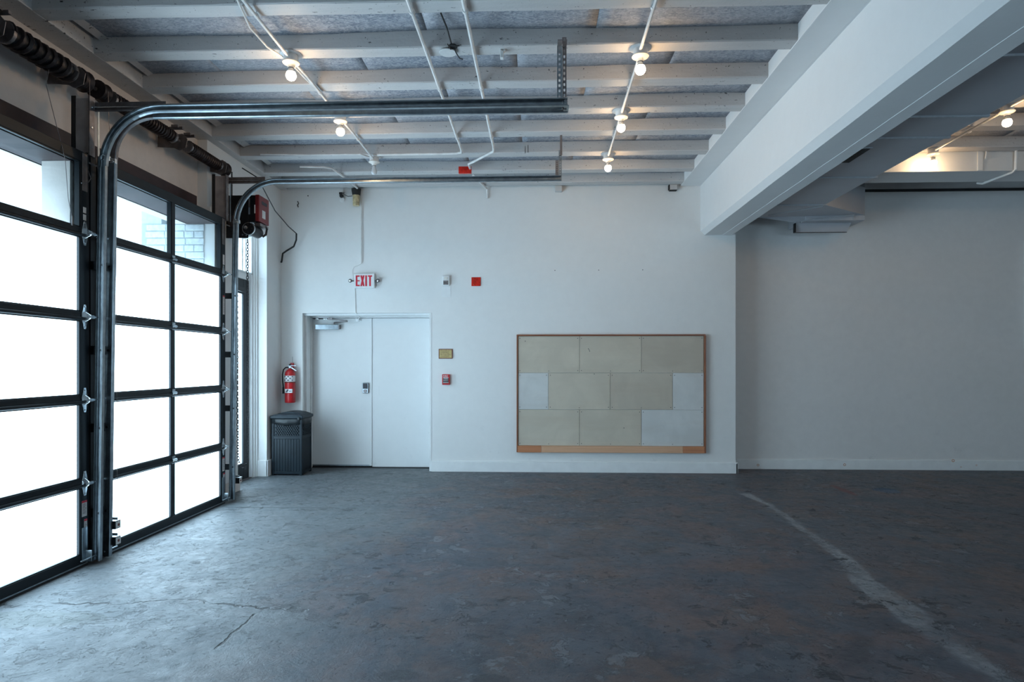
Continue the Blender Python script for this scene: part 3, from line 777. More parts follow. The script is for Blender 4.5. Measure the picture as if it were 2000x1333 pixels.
MB().tube([(-2.965, 6.88, 2.92), (-2.945, 6.90, 2.88), (-2.95, 6.89, 2.82), (-2.98, 6.87, 2.79)], .012).build('motor_cable', 'rubber', mo)
MB().lathe([(.060, -.004), (.066, 0), (.060, .004)], (-3.21, 6.69, 2.92), 'Y', 24).lathe([(.0, -.004), (.02, 0)], (-3.21, 6.69, 2.92), 'Y').build('sprocket', 'spring', mo)
dc = MB()
for x in (-3.262, -3.222):
    z = 3.19
    while z < 3.44: dc.box(x - .006, x + .006, 6.66, 6.672, z, z + .010); z += .015
    dc.box(x - .003, x + .003, 6.664, 6.668, 3.19, 3.44)
dc.build('drive_chain', 'blackmetal', mo)
for (x, z) in ((-3.31, 3.17), (-3.31, 2.78), (-3.12, 2.78), (-3.08, 2.77), (-3.1, 3.18)):
    MB().cyl((x, 6.70, z), (x, 6.694, z), .008, n=6).build('bolt', 'steel', mo)
# hand chain loop
ch = MB()
def chain_path():
    P = []; za = 2.75
    x0, x1 = -3.205, -3.085
    n = 40
    for i in range(n): P.append(Vector((x0 + .018 * (i / n), 6.735, za - (za - .46) * i / n)))
    for i in range(11):
        a = PI + PI * i / 10; P.append(Vector(((x0 + x1) / 2 + .009 + .051 * math.cos(a), 6.735, .46 - .16 * abs(math.sin(a)) ** .8)))
    for i in range(1, n + 1): P.append(Vector((x1 - .0 * (i / n), 6.735, .46 + (za - .46) * i / n)))
    return P
P = chain_path(); L = .030; acc = 0; k = 0
cum = [0]
for a, b in zip(P, P[1:]): cum.append(cum[-1] + (b - a).length)
import bisect
def at_len(s_):
    i = min(max(bisect.bisect_right(cum, s_) - 1, 0), len(P) - 2)
    t_ = (s_ - cum[i]) / (cum[i + 1] - cum[i]); return P[i].lerp(P[i + 1], t_), (P[i + 1] - P[i]).normalized()
s_ = 0
while s_ < cum[-1] - L:
    c_, d = at_len(s_ + L / 2); side = Vector((0, 1, 0)) if k % 2 else d.cross(Vector((0, 1, 0))).normalized()
    ring = []
    for q in range(10):
        a = 2 * PI * q / 10; ring.append(c_ + d * math.cos(a) * (L * .66) + side * math.sin(a) * .0115)
    ch.tube(ring, .0040, 5, closed=True); s_ += L; k += 1
tag(ch.build('hand_chain', 'chainsteel', fix=False), 'long looped steel hand chain hanging from the door opener to near the floor', 'chain')
# opener cable looping over the corner
tag(MB().tube([(-3.08, 6.6, 3.46), (-2.98, 6.75, 3.40), (-3.00, 7.0, 3.30), (-3.02, 7.3, 3.18), (-3.10, 7.9, 3.13), (-3.11, 8.20, 3.10)], .006, 6)
    .tube([(-3.11, 8.20, 3.10), (-3.12, 8.22, 3.02), (-3.16, 8.24, 2.94), (-3.26, 8.25, 2.885), (-3.31, 8.25, 2.85), (-3.325, 8.26, 2.77), (-3.335, 8.27, 2.74), (-3.345, 8.28, 2.745)], .011, 8).build('power_cable', 'rubber'),
    'dark cable running from the door opener to the corner and hooking left', 'cable')

# photo eyes and box at the foot of the doors
def photo_eye(loc, label, flip=1):
    x, y, z = loc
    r = thing('photo_eye', loc, label, 'sensor')
    MB().box(x - .03, x + .055, y - .03, y + .03, z - .03, z + .03).build('housing', 'blackmetal', r, bevel=.004)
    MB().box(x + .055, x + .058, y - .026, y + .026, z - .026, z + .026).build('label_plate', 'paper', r)
    MB().cyl((x + .058, y, z), (x + .061, y, z), .010, n=10).build('indicator', 'frame_red', r)
    MB().lathe([(.012, -.006), (.008, 0)], (x, y - .03, z), 'Y', 12).build('lens', 'chrome', r)
    MB().box(x - .03, x + .03, y + .03, y + .034, z - .04, z + .045).box(x - .04, x + .06, y - .034, y + .034, z + .03, z + .033).build('mounting_bracket', 'steel', r)
    return r
photo_eye((-3.09, 4.54, .235), 'upper small black sensor with white plate, low on the post between the overhead doors')
photo_eye((-3.09, 4.54, .120), 'lower small black sensor at the foot of the post between the overhead doors')
photo_eye((-3.20, 6.70, .165), 'small black sensor low on the pale pier left of the glazed side door')

# ================================================================== SIDE DOOR with transom (door_2 / window_1)
d2 = thing('door_2', (-3.58, 7.37, 0), kind='structure')
MB().box(-3.59, -3.535, 6.97, 7.06, 0, 2.43).box(-3.59, -3.535, 7.615, 7.755, 0, 2.43).box(-3.59, -3.535, 7.06, 7.615, 2.25, 2.43).box(-3.59, -3.535, 7.06, 7.615, 0, .205).build('door_frame', 'black', d2, bevel=.004)
MB().box(-3.565, -3.56, 7.06, 7.615, .205, 2.25).build('pane', 'frost', d2)
MB().box(-3.535, -3.50, 7.10, 7.60, 2.27, 2.32).build('door_closer', 'blackmetal', d2, bevel=.004)
MB().box(-3.60, -3.50, 6.97, 7.76, 0, .012).build('threshold', 'steel_dull', d2)
wn = thing('window_1', (-3.58, 7.37, 2.43), kind='structure')
MB().box(-3.60, -3.52, 6.97, 7.80, 2.43, 2.52).box(-3.60, -3.50, 6.97, 7.82, 2.505, 2.525).build('window_sill', 'trim', wn, bevel=.003)
MB().box(-3.60, -3.55, 7.60, 7.64, 2.52, 2.93).box(-3.60, -3.55, 7.02, 7.05, 2.52, 2.93).box(-3.60, -3.55, 7.35, 7.38, 2.52, 2.93).box(-3.6, -3.55, 7.69, 7.72, 2.52, 2.93).build('window_frame', 'trim', wn, bevel=.003)
MB().box(-3.585, -3.58, 7.0, 7.76, 2.52, 2.93).build('pane', 'frost', wn)
tr = MB().box(-3.60, -3.50, 7.757, 7.80, 0, 2.975).box(-3.56, -3.485, 7.80, 7.835, 0, 2.975).box(-3.54, -3.47, 7.835, 7.868, 0, 2.975).build('trim_5', 'trim', bevel=.004); tag(tr, kind='structure')

# ================================================================== CEILING LAMPS
def lamp(x, y, on, label, grp):
    r = thing('ceiling_lamp', (x, y, SOF), label, 'lamp', grp)
    MB().lathe([(.078, -.001), (.079, -.006), (.070, -.009), (.05, -.009)], (x, y, SOF), 'Z', 28).build('ceiling_plate', 'conduit', r, smooth=True)
    MB().lathe([(.050, -.008), (.050, -.055), (.046, -.057)], (x, y, SOF), 'Z', 24).build('junction_box', 'conduit', r, smooth=True)
    MB().lathe([(.045, -.055), (.060, -.058), (.062, -.064), (.058, -.070), (.036, -.078), (.026, -.088), (.024, -.100), (.019, -.101)], (x, y, SOF), 'Z', 28).build('lamp_holder', 'porcelain', r, smooth=True)
    MB().lathe([(.020, -.099), (.021, -.103), (.019, -.104)], (x, y, SOF), 'Z', 18).build('collar_ring', 'rubber', r, smooth=True)
    if on:
        MB().lathe([(.018, -.102), (.019, -.112), (.026, -.126), (.031, -.134)], (x, y, SOF), 'Z', 22).build('bulb_base', 'porcelain', r, smooth=True)
        MB().lathe([(.031, -.134)] + [(.0375 * math.cos(a), -.158 - .0375 * math.sin(a)) for a in [(-38 + 128 * i / 9) * PI / 180 for i in range(10)]], (x, y, SOF), 'Z', 24).build('bulb', 'bulb', r, smooth=True)
    else:
        MB().lathe([(.018, -.102), (.020, -.115), (.028, -.150), (.032, -.165), (.030, -.185), (.018, -.200), (.0, -.204)], (x, y, SOF), 'Z', 22).build('bulb', 'bulb_off', r, smooth=True)
    return r
GL = 'bare bulb ceiling lamps'
lamp(-1.815, 4.68, 1, 'lit bare bulb lamp, nearest of the left hand row, above the tracks', GL)
lamp(-1.80, 5.83, 1, 'lit bare bulb lamp in the left hand row, just below the side by side tracks', GL)
lamp(-1.79, 7.02, 0, 'unlit bare bulb lamp at the far end of the left hand row', GL)
lamp(.757, 4.68, 1, 'lit bare bulb lamp, nearest of the right hand row before the big beam', GL)
lamp(.770, 5.83, 1, 'lit bare bulb lamp, middle of the right hand row before the big beam', GL)
lamp(.785, 7.02, 1, 'lit bare bulb lamp, farthest of the right hand row before the big beam', GL)
lamp(4.17, 5.83, 1, 'lit bare bulb lamp at the right edge of the photo, beyond the big beam', GL)
lamp(4.22, 6.97, 1, 'lit bare bulb lamp half hidden behind the duct, lighting the cross duct', GL)
lamp(6.70, 5.83, 1, 'lit bare bulb lamp added out of frame on the right, before the far wall', GL)  # unseen lamp, implied by the warm wall edge, added to brighten this bay

def conduit(name, pts, r, label, cat='pipe', mat='conduit', group=None, clips=()):
    m = MB().tube(pts, r, 8)
    for c_ in clips: m.cyl((c_[0], c_[1] - .012, c_[2]), (c_[0], c_[1] + .012, c_[2]), r * 1.45, n=10)
    o = m.build(name, mat, smooth=True); tag(o, label, cat, group); return o
zc = 3.672
conduit('conduit', [(-1.825, .5, zc), (-1.82, 3.0, zc), (-1.82, 4.625, 3.665)], .0115, 'white ceiling conduit running up to the nearest left hand lamp', clips=[(-1.82, 4.1, zc)])
conduit('conduit', [(-1.81, 4.73, 3.665), (-1.805, 5.0, 3.672), (-1.80, 5.775, 3.665)], .0115, 'white ceiling conduit between the two lit left hand lamps', clips=[(-1.805, 5.28, zc)])
conduit('conduit', [(-1.80, 5.885, 3.665), (-1.795, 6.2, 3.672), (-1.79, 6.965, 3.665)], .0115, 'white ceiling conduit leading to the unlit lamp', clips=[(-1.795, 6.4, zc)])
conduit('cable', [(-1.86, .5, 3.68), (-1.86, 3.9, 3.68), (-1.93, 4.25, 3.675), (-1.92, 4.5, 3.67), (-1.86, 4.64, 3.66)], .007, 'thin white cable beside the conduit above the nearest left hand lamp', 'cable')
conduit('cable', [(-1.835, 4.73, 3.655), (-1.83, 5.0, 3.67), (-1.80, 5.4, 3.685), (-1.82, 5.78, 3.67)], .007, 'thin white cable beside the conduit between the lit left hand lamps', 'cable')
conduit('conduit', [(.73, .5, zc), (.74, 3.0, zc), (.75, 4.625, 3.665)], .0115, 'white ceiling conduit running up to the nearest right hand lamp', clips=[(.745, 4.1, zc)])
conduit('conduit', [(.76, 4.735, 3.665), (.768, 5.775, 3.665)], .0115, 'white ceiling conduit between the first and middle right hand lamps', clips=[(.763, 5.26, zc)])
conduit('conduit', [(.772, 5.885, 3.665), (.783, 6.965, 3.665)], .0115, 'white ceiling conduit between the middle and last right hand lamps', clips=[(.777, 6.4, zc)])
conduit('pipe', [(-.835, .5, 3.675), (-.80, 4.0, 3.675), (-.79, 6.75, 3.675), (-.80, 6.84, 3.675), (-.86, 6.87, 3.675), (-1.72, 6.88, 3.675)], .0135, 'white ceiling pipe, left of the middle pair, turning left to the unlit lamp', clips=[(-.80, 4.1, 3.675), (-.795, 5.26, 3.675), (-.79, 6.4, 3.675)])
conduit('pipe', [(-.46, .5, 3.675), (-.455, 4.0, 3.675), (-.445, 6.70, 3.675), (-.455, 6.82, 3.675), (-.70, 7.16, 3.675), (-.765, 7.24, 3.675), (-.765, 7.42, 3.675)], .0135, 'white ceiling pipe, right of the middle pair, kinking left to the red box', clips=[(-.455, 4.1, 3.675), (-.45, 5.26, 3.675), (-.445, 6.4, 3.675)])
tag(MB().box(-.90, -.75, 7.40, 7.44, 3.62, 3.70).build('junction_box', 'redplate', bevel=.004), 'small dark red box on a far joist above the single track', 'junction box')
conduit('pipe', [(-.76, 7.70, 3.68), (-.64, 8.27, 3.68), (-.63, 8.30, 3.60), (-.63, 8.305, 3.56)], .0135, 'short white pipe dropping down the back wall above the red square plate')
conduit('cable', [(-3.0, 6.86, 3.69), (-2.5, 6.885, 3.685), (-1.9, 6.87, 3.68), (-1.83, 6.95, 3.675)], .010, 'white cable running left from the unlit lamp to the corner ledge', 'cable')
conduit('pipe', [(-2.72, 7.28, 3.68), (-2.45, 7.30, 3.68), (-2.37, 7.36, 3.68), (-2.33, 7.8, 3.68), (-2.31, 8.2, 3.68), (-2.29, 8.29, 3.66)], .012, 'white pipe bending back to the amber wall fitting')
conduit('conduit', [(4.12, .5, zc), (4.16, 5.775, 3.665)], .0115, 'white ceiling conduit beyond the big beam at the right edge', clips=[(4.16, 5.26, zc)])
conduit('conduit', [(4.18, 5.885, 3.665), (4.21, 6.91, 3.665)], .0115, 'white ceiling conduit between the lamps beyond the big beam', clips=[(4.22, 6.4, zc)])
conduit('conduit', [(-2.289, 8.305, 3.66), (-2.289, 8.305, 2.73), (-2.29, 8.305, 2.722)], .007, 'thin white conduit dropping from the amber fitting toward the EXIT sign')
conduit('wire', [(-2.29, 8.308, 2.725), (-2.33, 8.31, 2.70), (-2.385, 8.31, 2.68), (-2.41, 8.31, 2.63), (-2.41, 8.31, 2.56), (-2.395, 8.30, 2.53)], .003, 'thin white wire curling onto the EXIT sign', 'wire')
conduit('wire', [(-2.375, 8.312, 2.395), (-2.372, 8.312, 2.20), (-2.366, 8.312, 2.077), (-2.366, 8.40, 2.06), (-2.36, 8.50, 2.03), (-2.405, 8.56, 2.01)], .004, 'thin white wire from the EXIT sign down to the door head', 'wire')

# round blank cover hanging from the damaged spot, small clip, joist hangers
r = thing('blank_cover', (-.62, 4.66, 3.69), 'white round cover plate hanging from a broken hole in a joist', 'cover plate')
MB().lathe([(.062, -.004), (.064, 0), (.0, .003)], (-.645, 4.665, 3.684), 'Z', 24).build('disc', 'conduit', r, smooth=True)
MB().lathe([(.034, -.001), (.030, .01), (.0, .012)], (-.60, 4.60, 3.693), 'Z', 12).tube([(-.60, 4.6, 3.70), (-.58, 4.62, 3.66), (-.56, 4.66, 3.64), (-.54, 4.70, 3.65)], .004, 5).tube([(-.63, 4.62, 3.70), (-.61, 4.57, 3.66), (-.63, 4.53, 3.68)], .004, 5).build('torn_wiring', 'rubber', r)
tag(MB().tube([(-.65, 4.35, 3.80), (-.63, 4.50, 3.78), (-.61, 4.60, 3.71)], .006, 6).build('flex_stub', 'rubber'), 'short dark cable in the panel gap above the hanging cover plate', 'cable')
tag(MB().box(-.262, -.238, 4.66, 4.70, 3.64, 3.70).box(-.252, -.225, 4.66, 4.69, 3.685, 3.70).build('ceiling_clip', 'white_plastic', bevel=.003), 'small white clip under a joist right of the pipes', 'clip')
tag(MB().box(1.71, 1.80, 8.25, 8.315, 3.635, 3.70).build('timber_block', 'joist'), 'small painted block under the joist end at the back wall, left of the beam', 'block')
tag(MB().box(1.697, 1.709, 8.25, 8.31, 3.638, 3.70).box(1.709, 1.80, 8.25, 8.31, 3.626, 3.634).build('black_bracket', 'rubber'), 'black bent strip around the small block at the back wall', 'bracket')
tag(MB().box(.245, .33, 8.24, 8.32, 3.63, 3.70).build('timber_block', 'joist', bevel=.004), 'small painted block on the back wall under the joist, above the board', 'block')
tag(MB().box(-.09, -.085, 7.02 - .075, 7.02 - .071, 3.70, 3.78).box(-.12, -.116, 7.02 - .075, 7.02 - .071, 3.69, 3.77).build('joist_pin', 'blackmetal'), 'two dark bolts through a far joist left of the farthest lamp', 'bolt')

# ================================================================== DUCTS of the right bay
du = thing('main_duct', (2.95, 5.0, 3.25), 'long painted rectangular air duct running along the big beam', 'duct')
ydu = [2.0, 2.9, 3.93, 4.88, 5.33, 6.44, 7.53]
for a, b in zip(ydu, ydu[1:]):
    MB().box(2.58, 3.345, a + .004, b - .004, 3.25, 3.62).build('duct_section', 'duct', du, bevel=.004)
    MB().box(2.57, 3.36, b - .014, b + .014, 3.236, 3.63).build('seam_flange', 'duct_seam', du, bevel=.003)
# vent grille under the duct
g = MB().box(2.62, 2.86, 5.55, 5.95, 3.238, 3.252)
g.build('grille_frame', 'duct_seam', du, bevel=.002)
gl = MB()
for k in range(18): gl.box(2.635, 2.845, 5.565 + k * .021, 5.573 + k * .021, 3.234, 3.2385)
gl.build('grille_slats', 'blackmetal', du)
el = thing('duct_elbow', (3.2, 8.0, 3.2), 'painted duct end elbow with flared outlet at the far wall', 'duct')
# plenum behind the elbow
MB().box(3.35, 4.08, 8.10, 8.66, 3.19, 3.74).build('plenum', 'duct', el, bevel=.006)
MB().box(3.93, 3.937, 8.088, 8.10, 3.20, 3.72).build('plenum_seam', 'duct_seam', el)
mm = MB()
P0 = [(2.58, 7.55, 3.25), (3.345, 7.55, 3.25), (4.08, 8.10, 3.26), (4.08, 8.12, 3.22), (4.00, 8.14, 3.195), (3.20, 8.16, 3.185), (2.75, 8.12, 3.24)]
P1 = [(x, y, 3.60) for x, y, z in P0]
n = len(P0)
mm.add(P0 + P1, [tuple(range(n)), tuple(range(n, 2 * n))] + [(i, (i + 1) % n, n + (i + 1) % n, n + i) for i in range(n)])
mm.build('elbow_body', 'duct', el, bevel=.005)
MB().tube([(2.86, 8.0, 3.238), (3.345, 7.60, 3.246)], .005, 5).tube([(3.22, 8.13, 3.184), (3.90, 8.0, 3.235)], .005, 5).build('elbow_rib', 'duct_seam', el)
MB().add([(3.29, 8.24, 3.22), (4.00, 8.24, 3.22), (3.94, 8.28, 3.080), (3.29, 8.28, 3.080), (3.29, 8.33, 3.22), (4.00, 8.33, 3.22), (3.94, 8.33, 3.080), (3.29, 8.33, 3.080)],
         [(0, 1, 2, 3), (4, 5, 6, 7), (0, 1, 5, 4), (1, 2, 6, 5), (2, 3, 7, 6), (3, 0, 4, 7)]).build('outlet_collar', 'duct', el, bevel=.004)
MB().box(3.277, 3.29, 8.235, 8.29, 3.074, 3.19).box(3.28, 3.94, 8.272, 8.28, 3.074, 3.080).build('collar_edge', 'blackmetal', el)
cd = thing('cross_duct', (6.0, 7.4, 3.49), 'painted duct crossing the right bay in front of the far wall, lit by the lamp', 'duct')
for a, b in ((3.36, 5.60), (5.61, 7.8), (7.81, XR - .02)):
    MB().box(a, b, 7.12, 7.54, 3.495, 3.72).build('duct_section', 'beam', cd, bevel=.004)
for x, lab in ((4.80, 0),):
    MB().box(x - .025, x + .025, 7.105, 7.118, 3.50, 3.80).tube([(x + .06, 7.10, 3.80), (x + .06, 7.10, 3.69), (x + .05, 7.10, 3.62)], .008).build('hanger_strap', 'trim', cd)
conduit('pipe', [(5.13, 6.98, 3.745), (5.16, 7.08, 3.74), (5.16, 7.09, 3.50), (5.15, 7.12, 3.478), (5.12, 7.54, 3.475), (5.10, 7.60, 3.50)], .014, 'white pipe bent around the front and underside of the cross duct', mat='trim')
tag(MB().box(3.8, XR, YR - .03, YR, 3.69, 3.72).build('trim_6', 'rubber'), kind='structure')
# panel at the right edge of the photo
pn = thing('wall_panel', (6.8, YR - .03, 1.65), 'blue grey panel on the far wall cut by the right edge of the photo', 'panel')
MB().box(6.43, 7.30, YR - .035, YR - .002, 1.62, 3.02).build('panel_board', 'bluepanel', pn, bevel=.003)
MB().box(6.42, 6.432, YR - .04, YR - .002, 1.61, 3.03).build('edge_strip', 'trim', pn)

# ================================================================== BOARD
bo = thing('notice_board', (.96, YB, .26), 'wide wood framed board of beige and pale screwed panels on the back wall', 'board')
ya, yb = YB - .045, YB - .001
MB().box(-.252, 2.168, ya - .006, yb, 1.765, 1.785).build('top_rail', 'wood_frame', bo, bevel=.002)
MB().box(-.252, -.236, ya - .006, yb, .262, 1.765).build('side_rail', 'wood_v', bo, bevel=.002)
MB().box(2.150, 2.172, ya - .012, yb, .262, 1.765).build('side_rail', 'wood_v', bo, bevel=.002)
for a, b, mt in ((-.236, .066, 'wood_mid'), (.068, 1.876, 'wood_light'), (1.878, 2.150, 'wood_mid')):
    MB().box(a, b, ya - .014, yb, .262, .348).build('bottom_plank', mt, bo, bevel=.002)
MB().box(-.236, 2.150, yb - .02, yb, .348, 1.765).build('backing', 'board_w', bo)
rows = [(1.291, 1.763, [-.234, .561, 1.354, 2.148], ['board', 'board', 'board2']),
        (.818, 1.287, [-.234, .159, .955, 1.752, 2.148], ['board_w', 'board', 'board2', 'board_w']),
        (.350, .814, [-.234, .561, 1.354, 2.148], ['board', 'board', 'board_w'])]
for z0, z1, xs, ms in rows:
    for i, mt in enumerate(ms):
        a, b = xs[i] + .0022, xs[i + 1] - .0022
        y = ya + .010 + random.uniform(-.001, .001)
        p = MB().box(a, b, y, yb - .02, z0, z1).build('panel', mt, bo, bevel=.0012, seg=1)
        if mt == 'board_w': p['label'] = 'pale panel'
        sc = MB()
        for sx in (a + .022, b - .022):
            for sz in (z0 + .028, z1 - .028): sc.cyl((sx, y - .001, sz), (sx, y + .002, sz), .0055, n=8)
        if b - a > .6: sc.cyl(((a + b) / 2, y - .001, z0 + .022), ((a + b) / 2, y + .002, z0 + .022), .005, n=8)
        sc.build('screw', 'ink', p)
hm = MB()
for x, z in ((.675, 1.60), (.69, 1.57), (.684, 1.585), (-.14, 1.70), (1.13, .58), (.75, 1.275)): hm.cyl((x, ya + .007, z), (x, ya + .012, z), .006, n=8)
hm.build('screw_hole', 'ink', bo)

# ================================================================== WALL FITTINGS
ex = thing('exit_sign', (-2.235, YB, 2.49), 'white EXIT sign with red letters and two small emergency lamp heads', 'sign')
MB().box(-2.375, -2.105, YB - .055, YB - .002, 2.395, 2.583).build('sign_box', 'white_plastic', ex, bevel=.006)
def letters():
    m = MB(); y0, y1 = YB - .0575, YB - .0555; zb, zt = 2.420, 2.560; t_ = .022
    x = -2.350    # E
    m.box(x, x + t_, y0, y1, zb, zt); 
    for z in (zb, (zb + zt) / 2 - .007, zt - .018): m.box(x, x + .052, y0 + .0001, y1, z, z + (.018 if z != (zb + zt) / 2 - .007 else .014))
    x = -2.290    # X
    m.prism([(x, zt), (x + .022, zt), (x + .056, zb), (x + .034, zb)], 'Y', y0, y1)
    m.prism([(x, zb), (x + .022, zb), (x + .056, zt), (x + .034, zt)], 'Y', y0 + .0002, y1)
    m.box(-2.225, -2.203, y0, y1, zb, zt)      # I
    x = -2.190    # T
    m.box(x, x + .056, y0, y1, zt - .018, zt); m.box(x + .017, x + .039, y0 + .0001, y1, zb, zt)
    return m
letters().build('lettering', 'signred', ex)
for sx, xw in ((-2.423, -2.375), (-2.058, -2.105)):
    hd = MB().lathe([(.0, -.03), (.018, -.028), (.025, -.018), (.022, 0), (.015, .012)], (sx, YB - .04, 2.492), 'Y', 18).build('lamp_head', 'steel_dull', ex, smooth=True)
    MB().lathe([(.0, -.034), (.014, -.031)], (sx, YB - .04, 2.492), 'Y', 14).build('lens', 'chrome', hd, smooth=True)
    MB().cyl((sx, YB - .03, 2.492), (xw, YB - .03, 2.492), .009, n=10).build('swivel_arm', 'steel_dull', hd)
st = thing('strobe_alarm', (-1.165, YB, 2.49), 'white wall strobe alarm left of the red square plate', 'alarm')
MB().box(-1.222, -1.122, YB - .04, YB - .001, 2.425, 2.557).build('alarm_body', 'white_plastic', st, bevel=.012, seg=3)
MB().box(-1.195, -1.15, YB - .052, YB - .038, 2.50, 2.535).build('strobe_lens', 'porcelain', st, bevel=.006)
MB().box(-1.205, -1.14, YB - .0415, YB - .039, 2.436, 2.490).build('grille_plate', 'steel_dull', st)
text_into(st, 'lettering', 'FIRE', .026, (-1.202, YB - .0425, 2.452), (1, 0, 0), (0, 0, 1), 'ink', .0005, .9)
tag(MB().box(-1.228, -1.112, YB - .003, YB - .0005, 2.28, 2.415).build('painted_patch', 'trim', bevel=.001), 'faint painted over square plate under the strobe alarm', 'plate')
rp = thing('red_plate', (-.78, YB, 2.42), 'plain glossy red square plate high on the back wall', 'plate')
MB().box(-.841, -.721, YB - .012, YB - .001, 2.420, 2.535).build('plate_body', 'redplate', rp, bevel=.003)
MB().cyl((-.815, YB - .0125, 2.515), (-.815, YB - .0145, 2.515), .003, n=8).cyl((-.815, YB - .0125, 2.44), (-.815, YB - .0145, 2.44), .003, n=8).build('screw', 'gold', rp)
fs = thing('framed_notice', (-1.18, YB, 1.47), 'small gold notice in dark red frame on the back wall', 'notice')
MB().box(-1.270, -1.088, YB - .012, YB - .001, 1.474, 1.601).build('frame', 'frame_red', fs, bevel=.002)
MB().box(-1.260, -1.098, YB - .0135, YB - .0115, 1.484, 1.591).build('sheet', 'gold', fs)
ln = MB()
for k in range(7): ln.box(-1.25 + .004 * (k % 3), -1.108 - .01 * ((k * 7) % 4), YB - .0140, YB - .0134, 1.575 - k * .0135, 1.5775 - k * .0135)
ln.build('print_lines', 'frame_red', fs)
pu = thing('fire_alarm_pull', (-1.17, YB, 1.13), 'red fire alarm pull station below the framed notice', 'alarm')
MB().box(-1.222, -1.122, YB - .038, YB - .001, 1.133, 1.270).build('alarm_body', 'red', pu, bevel=.006)
MB().box(-1.208, -1.136, YB - .040, YB - .037, 1.155, 1.228).build('handle_recess', 'ink', pu)
MB().box(-1.205, -1.139, YB - .047, YB - .039, 1.180, 1.205).build('pull_bar', 'steel_dull', pu, bevel=.003)
MB().box(-1.208, -1.136, YB - .0405, YB - .039, 1.222, 1.229).box(-1.208, -1.136, YB - .0405, YB - .039, 1.160, 1.166).build('white_line', 'paper', pu)
text_into(pu, 'lettering', 'FIRE', .034, (-1.211, YB - .0385, 1.236), (1, 0, 0), (0, 0, 1), 'paper', .0006, 1.05)
text_into(pu, 'lettering', 'PULL', .024, (-1.200, YB - .0405, 1.209), (1, 0, 0), (0, 0, 1), 'paper', .0005, 1.1)
# amber fitting and loose bracket at the top of the back wall
af = thing('amber_fitting', (-2.34, YB - .06, 3.58), 'wall fitting with black collar and amber jar under the last joist', 'light fitting')
MB().lathe([(.050, 0), (.062, .0), (.060, -.03), (.050, -.082), (.044, -.086)][::-1], (-2.338, YB - .075, 3.685), 'Z', 20).build('collar', 'rubber', af, smooth=True)
MB().lathe([(.046, -.083), (.044, -.215), (.040, -.222), (.0, -.222)][::-1], (-2.338, YB - .075, 3.685), 'Z', 20).build('jar', 'amber', af, smooth=True)
br = thing('wall_eye', (-2.545, YB, 3.6), 'small dark broken bracket left of the amber fitting', 'bracket')
MB().lathe([(.0, -.05), (.022, -.045), (.026, -.02), (.02, 0)], (-2.545, YB - .01, 3.605), 'Y', 12).box(-2.57, -2.53, YB - .06, YB - .03, 3.62, 3.65).box(-2.53, -2.50, YB - .05, YB - .035, 3.635, 3.645).build('socket', 'rubber', br, bevel=.004)
MB().tube([(-2.52, YB - .03, 3.63), (-2.46, YB - .03, 3.60), (-2.39, YB - .05, 3.60)], .004, 5).build('lead', 'rubber', br)
MB().lathe([(.030, 0), (.034, -.012), (.028, -.02)], (-2.54, YB - .001, 3.56), 'Y', 16).build('rosette', 'trim', br, smooth=True)
# nails / holes
r = thing('wall_anchor', (.8, YB, 2.62), 'row of three tiny dark screw holes above the board', 'screw')
for x in (.245, .81, 1.375): MB().cyl((x, YB - .002, 2.620), (x, YB, 2.620), .006, n=8).build('screw_hole', 'ink', r)
tag(MB().lathe([(.0, -.008), (.007, -.006), (.008, 0)], (-3.0, YB, 3.62), 'Y', 8).tube([(-3.14, YB - .002, 3.55), (-3.125, YB - .004, 3.52), (-3.14, YB - .004, 3.50), (-3.13, YB - .003, 3.47)], .006, 5).build('wall_damage', 'rubber'), 'dark nail hole and torn crack in the upper left corner of the back wall', 'crack')

# ================================================================== FIRE EXTINGUISHER
fe = thing('fire_extinguisher', (-3.205, 8.24, .90), 'red fire extinguisher hanging above the dark bin', 'fire extinguisher')
cx, cy = -3.207, 8.235
MB().lathe([(.0, .9), (.060, .9), (.066, .908), (.066, 1.27), (.060, 1.30), (.040, 1.325), (.022, 1.335), (.020, 1.35), (.0, 1.35)], (cx, cy, 0), 'Z', 28).build('cylinder', 'red', fe, smooth=True)
MB().lathe([(.0665, 1.175), (.0668, 1.176), (.0668, 1.252), (.0665, 1.253)], (cx, cy, 0), 'Z', 28).build('label_band', 'paper', fe, smooth=True)
pm = MB()
for k in range(5):
    for j in range(3):
        a = -PI / 2 + (k - 2) * .36; rr = .0672; zz = 1.186 + j * .024
        if (k + j) % 2 == 0: pm.box(cx + rr * math.cos(a) - .009, cx + rr * math.cos(a) + .009, cy + rr * math.sin(a) - .0016, cy + rr * math.sin(a) + .002, zz, zz + .015)
pm.build('label_print', 'ink', fe)
MB().lathe([(.068, 1.160), (.069, 1.162), (.069, 1.172), (.068, 1.174)], (cx, cy, 0), 'Z', 28).build('strap', 'frame_red', fe, smooth=True)
s2_ = MB().box(cx - .040, cx + .052, cy - .0685, cy - .045, 1.030, 1.080).build('maker_label', 'paper', fe)
MB().prism([(cx - .034, 1.036), (cx - .010, 1.036), (cx + .010, 1.074), (cx - .014, 1.074)], 'Y', cy - .0695, cy - .068).box(cx + .008, cx + .046, cy - .0692, cy - .068, 1.050, 1.058).build('label_print', 'ink', s2_)
MB().cyl((cx + .0, cy, 1.345), (cx, cy, 1.378), .016).box(cx - .02, cx + .018, cy - .016, cy + .016, 1.352, 1.374).build('valve', 'steel', fe, bevel=.002)
MB().box(cx - .03, cx + .085, cy - .010, cy + .010, 1.378, 1.386).prism([(cx - .01, 1.366), (cx + .02, 1.366), (cx + .088, 1.318), (cx + .080, 1.312)], 'Y', cy - .008, cy + .008).build('lever', 'steel', fe, bevel=.001)
MB().cyl((cx, cy, 1.384), (cx, cy, 1.405), .014).build('gauge', 'rubber', fe)
